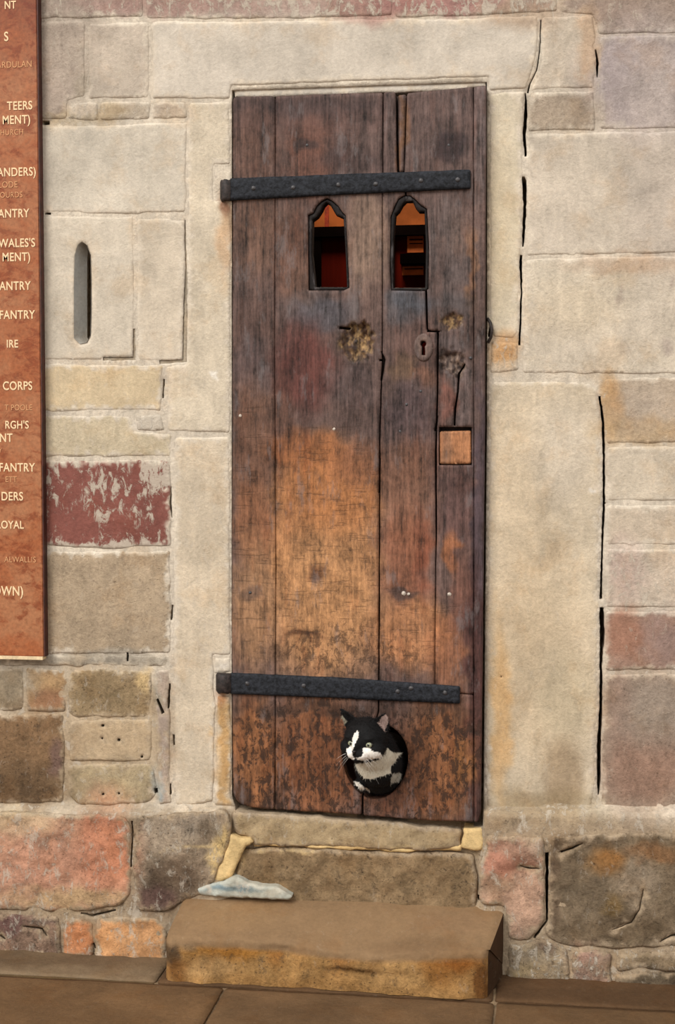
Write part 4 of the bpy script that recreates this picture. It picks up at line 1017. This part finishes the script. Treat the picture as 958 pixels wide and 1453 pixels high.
# ------------------------------------------------------------------ cat
def cat():
    HC = W(518., 1050., .108)                              # centre of the head
    fa = math.radians(21)
    fwd = np.array([-math.sin(fa), -math.cos(fa), -.06]); fwd /= np.linalg.norm(fwd)
    side = np.cross(fwd, (0, 0, 1)); side /= np.linalg.norm(side)      # towards the viewer's left of the face... see below
    side = -side                                           # +x of the head = viewer's right
    up = np.cross(fwd, -side); up = up if up[2] > 0 else -up
    def H(x, y, z): return HC+(x*side+y*fwd+z*up)*1.08/1000.0
    bm = bmesh.new()
    def ell(c, rad, axes=(np.array((1., 0, 0)), np.array((0, 1., 0)), np.array((0, 0, 1.))), sub=3):
        r_ = bmesh.ops.create_icosphere(bm, subdivisions=sub, radius=1)
        for v in r_['verts']:
            q = c+v.co.x*rad[0]*axes[0]+v.co.y*rad[1]*axes[1]+v.co.z*rad[2]*axes[2]
            v.co = Vector(q)
    HA = (side, fwd, up)
    def he(x, y, z, a, b, c): ell(H(x, y, z), (a*1.08/1000, b*1.08/1000, c*1.08/1000), HA)
    he(0, -6, 4, 46, 46, 42)
    he(25, 10, -14, 25, 26, 21); he(-25, 10, -14, 25, 26, 21)
    he(11, 36, -20, 14, 15, 11.5); he(-11, 36, -20, 14, 15, 11.5)
    he(0, 33, -4, 10, 18, 13); he(0, 43, -12, 6.5, 7, 6)
    he(0, 32, -31, 12, 13, 8); he(0, 24, 10, 22, 14, 14)
    he(20, 26, 12, 13, 10, 6); he(-20, 26, 12, 13, 10, 6)
    def ear(sx):
        # scooped triangle: outer rim, back bulge
        A = H(sx*10, 2, 38); B = H(sx*50, -12, 14); T = H(sx*(58 if sx < 0 else 48), -2, 62); K = H(sx*30, -24, 34); C = H(sx*31, -10, 36)
        rows = []
        for t in np.linspace(0, 1, 9):
            a = A*(1-t)+T*t; b = B*(1-t)+T*t
            bulge = (1-t)
            a = a+np.array(side)*(-sx*.004*math.sin(math.pi*t)); b = b+np.array(side)*(sx*.006*math.sin(math.pi*t))
            k = (K*(1-t)+T*t); c = (C*(1-t)+T*t)
            thick = np.array(fwd)*.003
            rows.append([bm.verts.new(Vector(q)) for q in (a, (a+c)/2, c, (b+c)/2, b, (b+k)/2-thick, k-thick, (a+k)/2-thick)])
        for p, q in zip(rows, rows[1:]):
            for i in range(8): bm.faces.new((p[i], p[(i+1) % 8], q[(i+1) % 8], q[i]))
        bm.faces.new(rows[0][::-1]); bm.faces.new(rows[-1])
    ear(1); ear(-1)
    # neck, chest and the body behind the board
    E = lambda px, py, d, a, b, c: ell(W(float(px), float(py), d), (a/1000, b/1000, c/1000))
    E(533, 1066, .060, 50, 50, 48); E(537, 1082, .040, 54, 50, 56); E(539, 1088, .0, 56, 60, 62)
    E(541, 1088, -.06, 58, 70, 64); E(545, 1080, -.14, 60, 90, 66); E(548, 1080, -.24, 66, 95, 72); E(550, 1085, -.32, 68, 70, 76)
    E(512, 1112, .030, 16, 22, 13)
    zf_ = DB-.010
    def limb(pts, rads):
        for (p0, r0), (p1, r1) in zip(zip(pts, rads), zip(pts[1:], rads[1:])):
            p0 = np.array(p0); p1 = np.array(p1)
            k = max(2, int(np.linalg.norm(p1-p0)/.010))
            for i in range(k+1):
                t = i/k; rr = r0+(r1-r0)*t; ell(p0*(1-t)+p1*t, (rr, rr, rr), sub=2)
    cx = float(W(540., 1085., -.08)[0])
    for sx in (-.033, .033):
        limb([(cx+sx, .10, zf_+.11), (cx+sx, .095, zf_+.05), (cx+sx, .09, zf_+.016), (cx+sx, .07, zf_+.013)], [.022, .017, .014, .015])
        limb([(cx+sx*1.3+.01, .34, zf_+.12), (cx+sx*1.4+.01, .30, zf_+.075), (cx+sx*1.4+.01, .365, zf_+.05), (cx+sx*1.4+.01, .345, zf_+.014), (cx+sx*1.4+.01, .315, zf_+.012)], [.040, .028, .017, .014, .015])
    limb([(cx+.01, .39, zf_+.17), (cx+.03, .47, zf_+.12), (cx+.08, .54, zf_+.05), (cx+.16, .57, zf_+.02)], [.018, .014, .013, .010])
    me = bpy.data.meshes.new('t'); bm.to_mesh(me); bm.free()
    tmp = bpy.data.objects.new('t', me); COL.objects.link(tmp)
    m = tmp.modifiers.new('r', 'REMESH'); m.mode = 'VOXEL'; m.voxel_size = .0026
    m2 = tmp.modifiers.new('s', 'SMOOTH'); m2.factor = .5; m2.iterations = 4
    bpy.context.view_layer.update()
    me2 = bpy.data.meshes.new_from_object(tmp.evaluated_get(bpy.context.evaluated_depsgraph_get())); bpy.data.objects.remove(tmp)
    me2.name = 'body'
    V = np.array([v.co[:] for v in me2.vertices]); NV = np.array([v.normal[:] for v in me2.vertices])
    px, py = proj(V)
    toc = CAM-V; toc /= np.linalg.norm(toc, axis=1)[:, None]
    fr = ((NV*toc).sum(1) > .05) & (V[:, 1] < .06)
    cp = lambda L: np.array([(460+x*.1566, 990+y*.1566) for x, y in L])
    whites = [
        ([(256, 395), (262, 360), (280, 318), (302, 300), (312, 330), (302, 375), (285, 400)], (232, 226, 216)),
        ([(258, 398), (290, 392), (276, 430), (262, 470), (256, 512), (268, 540), (285, 552), (250, 560), (222, 540), (204, 500), (202, 465), (225, 445), (250, 430)], (238, 232, 224)),
        ([(348, 462), (400, 452), (445, 488), (505, 498), (528, 520), (515, 545), (470, 552), (430, 560), (360, 572), (300, 562), (282, 545), (335, 538), (352, 500)], (238, 232, 224)),
        ([(575, 455), (600, 480), (650, 500), (700, 490), (655, 560), (606, 620), (606, 680), (520, 712), (430, 736), (365, 730), (325, 690), (278, 600), (370, 592), (440, 578), (500, 560), (535, 520)], (214, 206, 188)),
        ([(612, 690), (690, 676), (702, 712), (672, 762), (600, 778)], (176, 172, 160)),
        ([(268, 752), (300, 760), (340, 790), (412, 838), (418, 872), (370, 862), (310, 818)], (224, 216, 204)),
        ([(478, 232), (520, 175), (560, 145), (588, 175), (575, 240), (540, 305), (512, 262)], (150, 128, 120)),
        ([(148, 150), (180, 180), (216, 215), (192, 240), (165, 205)], (140, 136, 120)),
    ]
    col = np.tile((15., 14., 15.), (len(V), 1))
    P2 = np.stack([px, py], 1)
    P2 += np.stack([(fbm(px/2, py/3, 2, 4)-.5)*1.6, (fbm(px/2, py/3, 2, 9)-.5)*2.2], 1)
    for poly, c in whites:
        q = cp(poly); ins = inside(P2, q) & fr; col[ins] = c
    add_attr(me2, 'Col', lin(col))
    for p in me2.polygons: p.use_smooth = True
    body = link('body', me2, FUR)
    root = empty('cat', (cx, .1, DB-.012)); tag(root, 'black and white cat peering out through the round hole in the door', 'cat')
    set_parent(body, root)
    # short coat
    vis = np.where((V[:, 1] < .05))[0]
    idx = rng.choice(vis, 15000)
    n = NV[idx]; b0 = V[idx]+rng.normal(0, .0006, (len(idx), 3))
    down = np.array((0, .35, -1.0)); tg = down-(n@down)[:, None]*n; tg /= np.linalg.norm(tg, axis=1)[:, None]+1e-6
    tg += rng.normal(0, .35, tg.shape)
    ln = rng.uniform(.004, .0075, len(idx))
    hl = np.einsum('ij,j->i', b0-HC, fwd)*1000
    face = (hl > 22) & (np.abs((b0-HC)@up*1000) < 45); ln[face] *= .35
    tip = b0+(n*.42+tg*.75)*ln[:, None]
    wd = np.cross(n, tg); wd /= np.linalg.norm(wd, axis=1)[:, None]+1e-6
    FV = np.stack([b0-wd*.0005, b0+wd*.0005, tip], 1).reshape(-1, 3)
    fm = bpy.data.meshes.new('fur'); fm.from_pydata(FV.tolist(), [], [(3*i, 3*i+1, 3*i+2) for i in range(len(idx))])
    add_attr(fm, 'Col', np.repeat(lin(col[idx]), 3, 0))
    fo = link('fur', fm, FUR); set_parent(fo, root); fo['kind'] = 'stuff'
    # eyes
    gz = fwd*.92+side*.10+np.array((0, 0, .02)); gz /= np.linalg.norm(gz)
    for (ex, ey) in ((494.5, 1056.0), (523.5, 1057.0)):
        bm = bmesh.new(); bmesh.ops.create_uvsphere(bm, u_segments=24, v_segments=16, radius=1)
        me = bpy.data.meshes.new('eye'); bm.to_mesh(me); bm.free()
        # seat the ball at the face surface along the line from the place the camera stood
        d = np.hypot(px-ex, py-ey)+np.where(fr, 0, 1e3); cand = np.where(d < 4)[0]; near = cand[np.argsort(np.linalg.norm(V[cand]-CAM, axis=1))[:12]]
        c0 = V[near].mean(0)-NV[near].mean(0)*.0046
        for v in me.vertices: v.co = Vector(v.co.x*.0100*side+v.co.y*.0080*fwd+v.co.z*.0068*up)
        vv = np.array([v.co[:] for v in me.vertices]); nn = vv/np.linalg.norm(vv, axis=1)[:, None]
        ang = np.degrees(np.arccos(np.clip(nn@gz, -1, 1)))
        hx = np.abs(np.degrees(np.arcsin(np.clip(nn@side, -1, 1))))
        cc = np.where(ang[:, None] < 22, (12, 12, 12), np.where(ang[:, None] < 56, (142, 144, 118), (30, 28, 26)))
        add_attr(me, 'Col', lin(cc))
        for p in me.polygons: p.use_smooth = True
        o = link('eye', me, EYE); o.location = c0; set_parent(o, root); o['label'] = 'pale green cat eye'
    # nose
    bm = bmesh.new(); bmesh.ops.create_icosphere(bm, subdivisions=2, radius=1)
    c0 = H(0, 49, -13)
    for v in bm.verts:
        w = 1.0 if v.co.z > 0 else .55
        v.co = Vector(c0+(v.co.x*.0062*w*side+v.co.y*.0035*fwd+v.co.z*.0042*up))
    me = bpy.data.meshes.new('nose'); bm.to_mesh(me); bm.free()
    for p in me.polygons: p.use_smooth = True
    set_parent(link('nose', me, simple('cat_nose', (34, 28, 28), .4)), root)
    # whiskers
    WM = simple('whisker', (210, 205, 198), .5)
    for s in (-1, 1):
        for k in range(4):
            p0 = H(s*15, 40, -17-3*k); p1 = H(s*34, 44, -24-8*k); p2 = H(s*50, 38, -38-13*k)
            bm = bmesh.new(); prev = None; nseg = 10
            for i in range(nseg+1):
                t = i/nseg; c = (1-t)**2*p0+2*t*(1-t)*p1+t*t*p2; r_ = .00045*(1-.8*t)
                ring = [bm.verts.new(Vector(c+r_*(math.cos(a)*np.array(up)+math.sin(a)*np.array(fwd)))) for a in (0, 2.1, 4.2)]
                if prev:
                    for j in range(3): bm.faces.new((prev[j], prev[(j+1) % 3], ring[(j+1) % 3], ring[j]))
                prev = ring
            me = bpy.data.meshes.new('whisker'); bm.to_mesh(me); bm.free()
            set_parent(link('whisker', me, WM), root)
EYE, t_, b_ = nt('cat_eye')
a_ = t_.nodes.new('ShaderNodeAttribute'); a_.attribute_name = 'Col'
t_.links.new(a_.outputs['Color'], b_.inputs['Base Color']); b_.inputs['Roughness'].default_value = .08
cat()
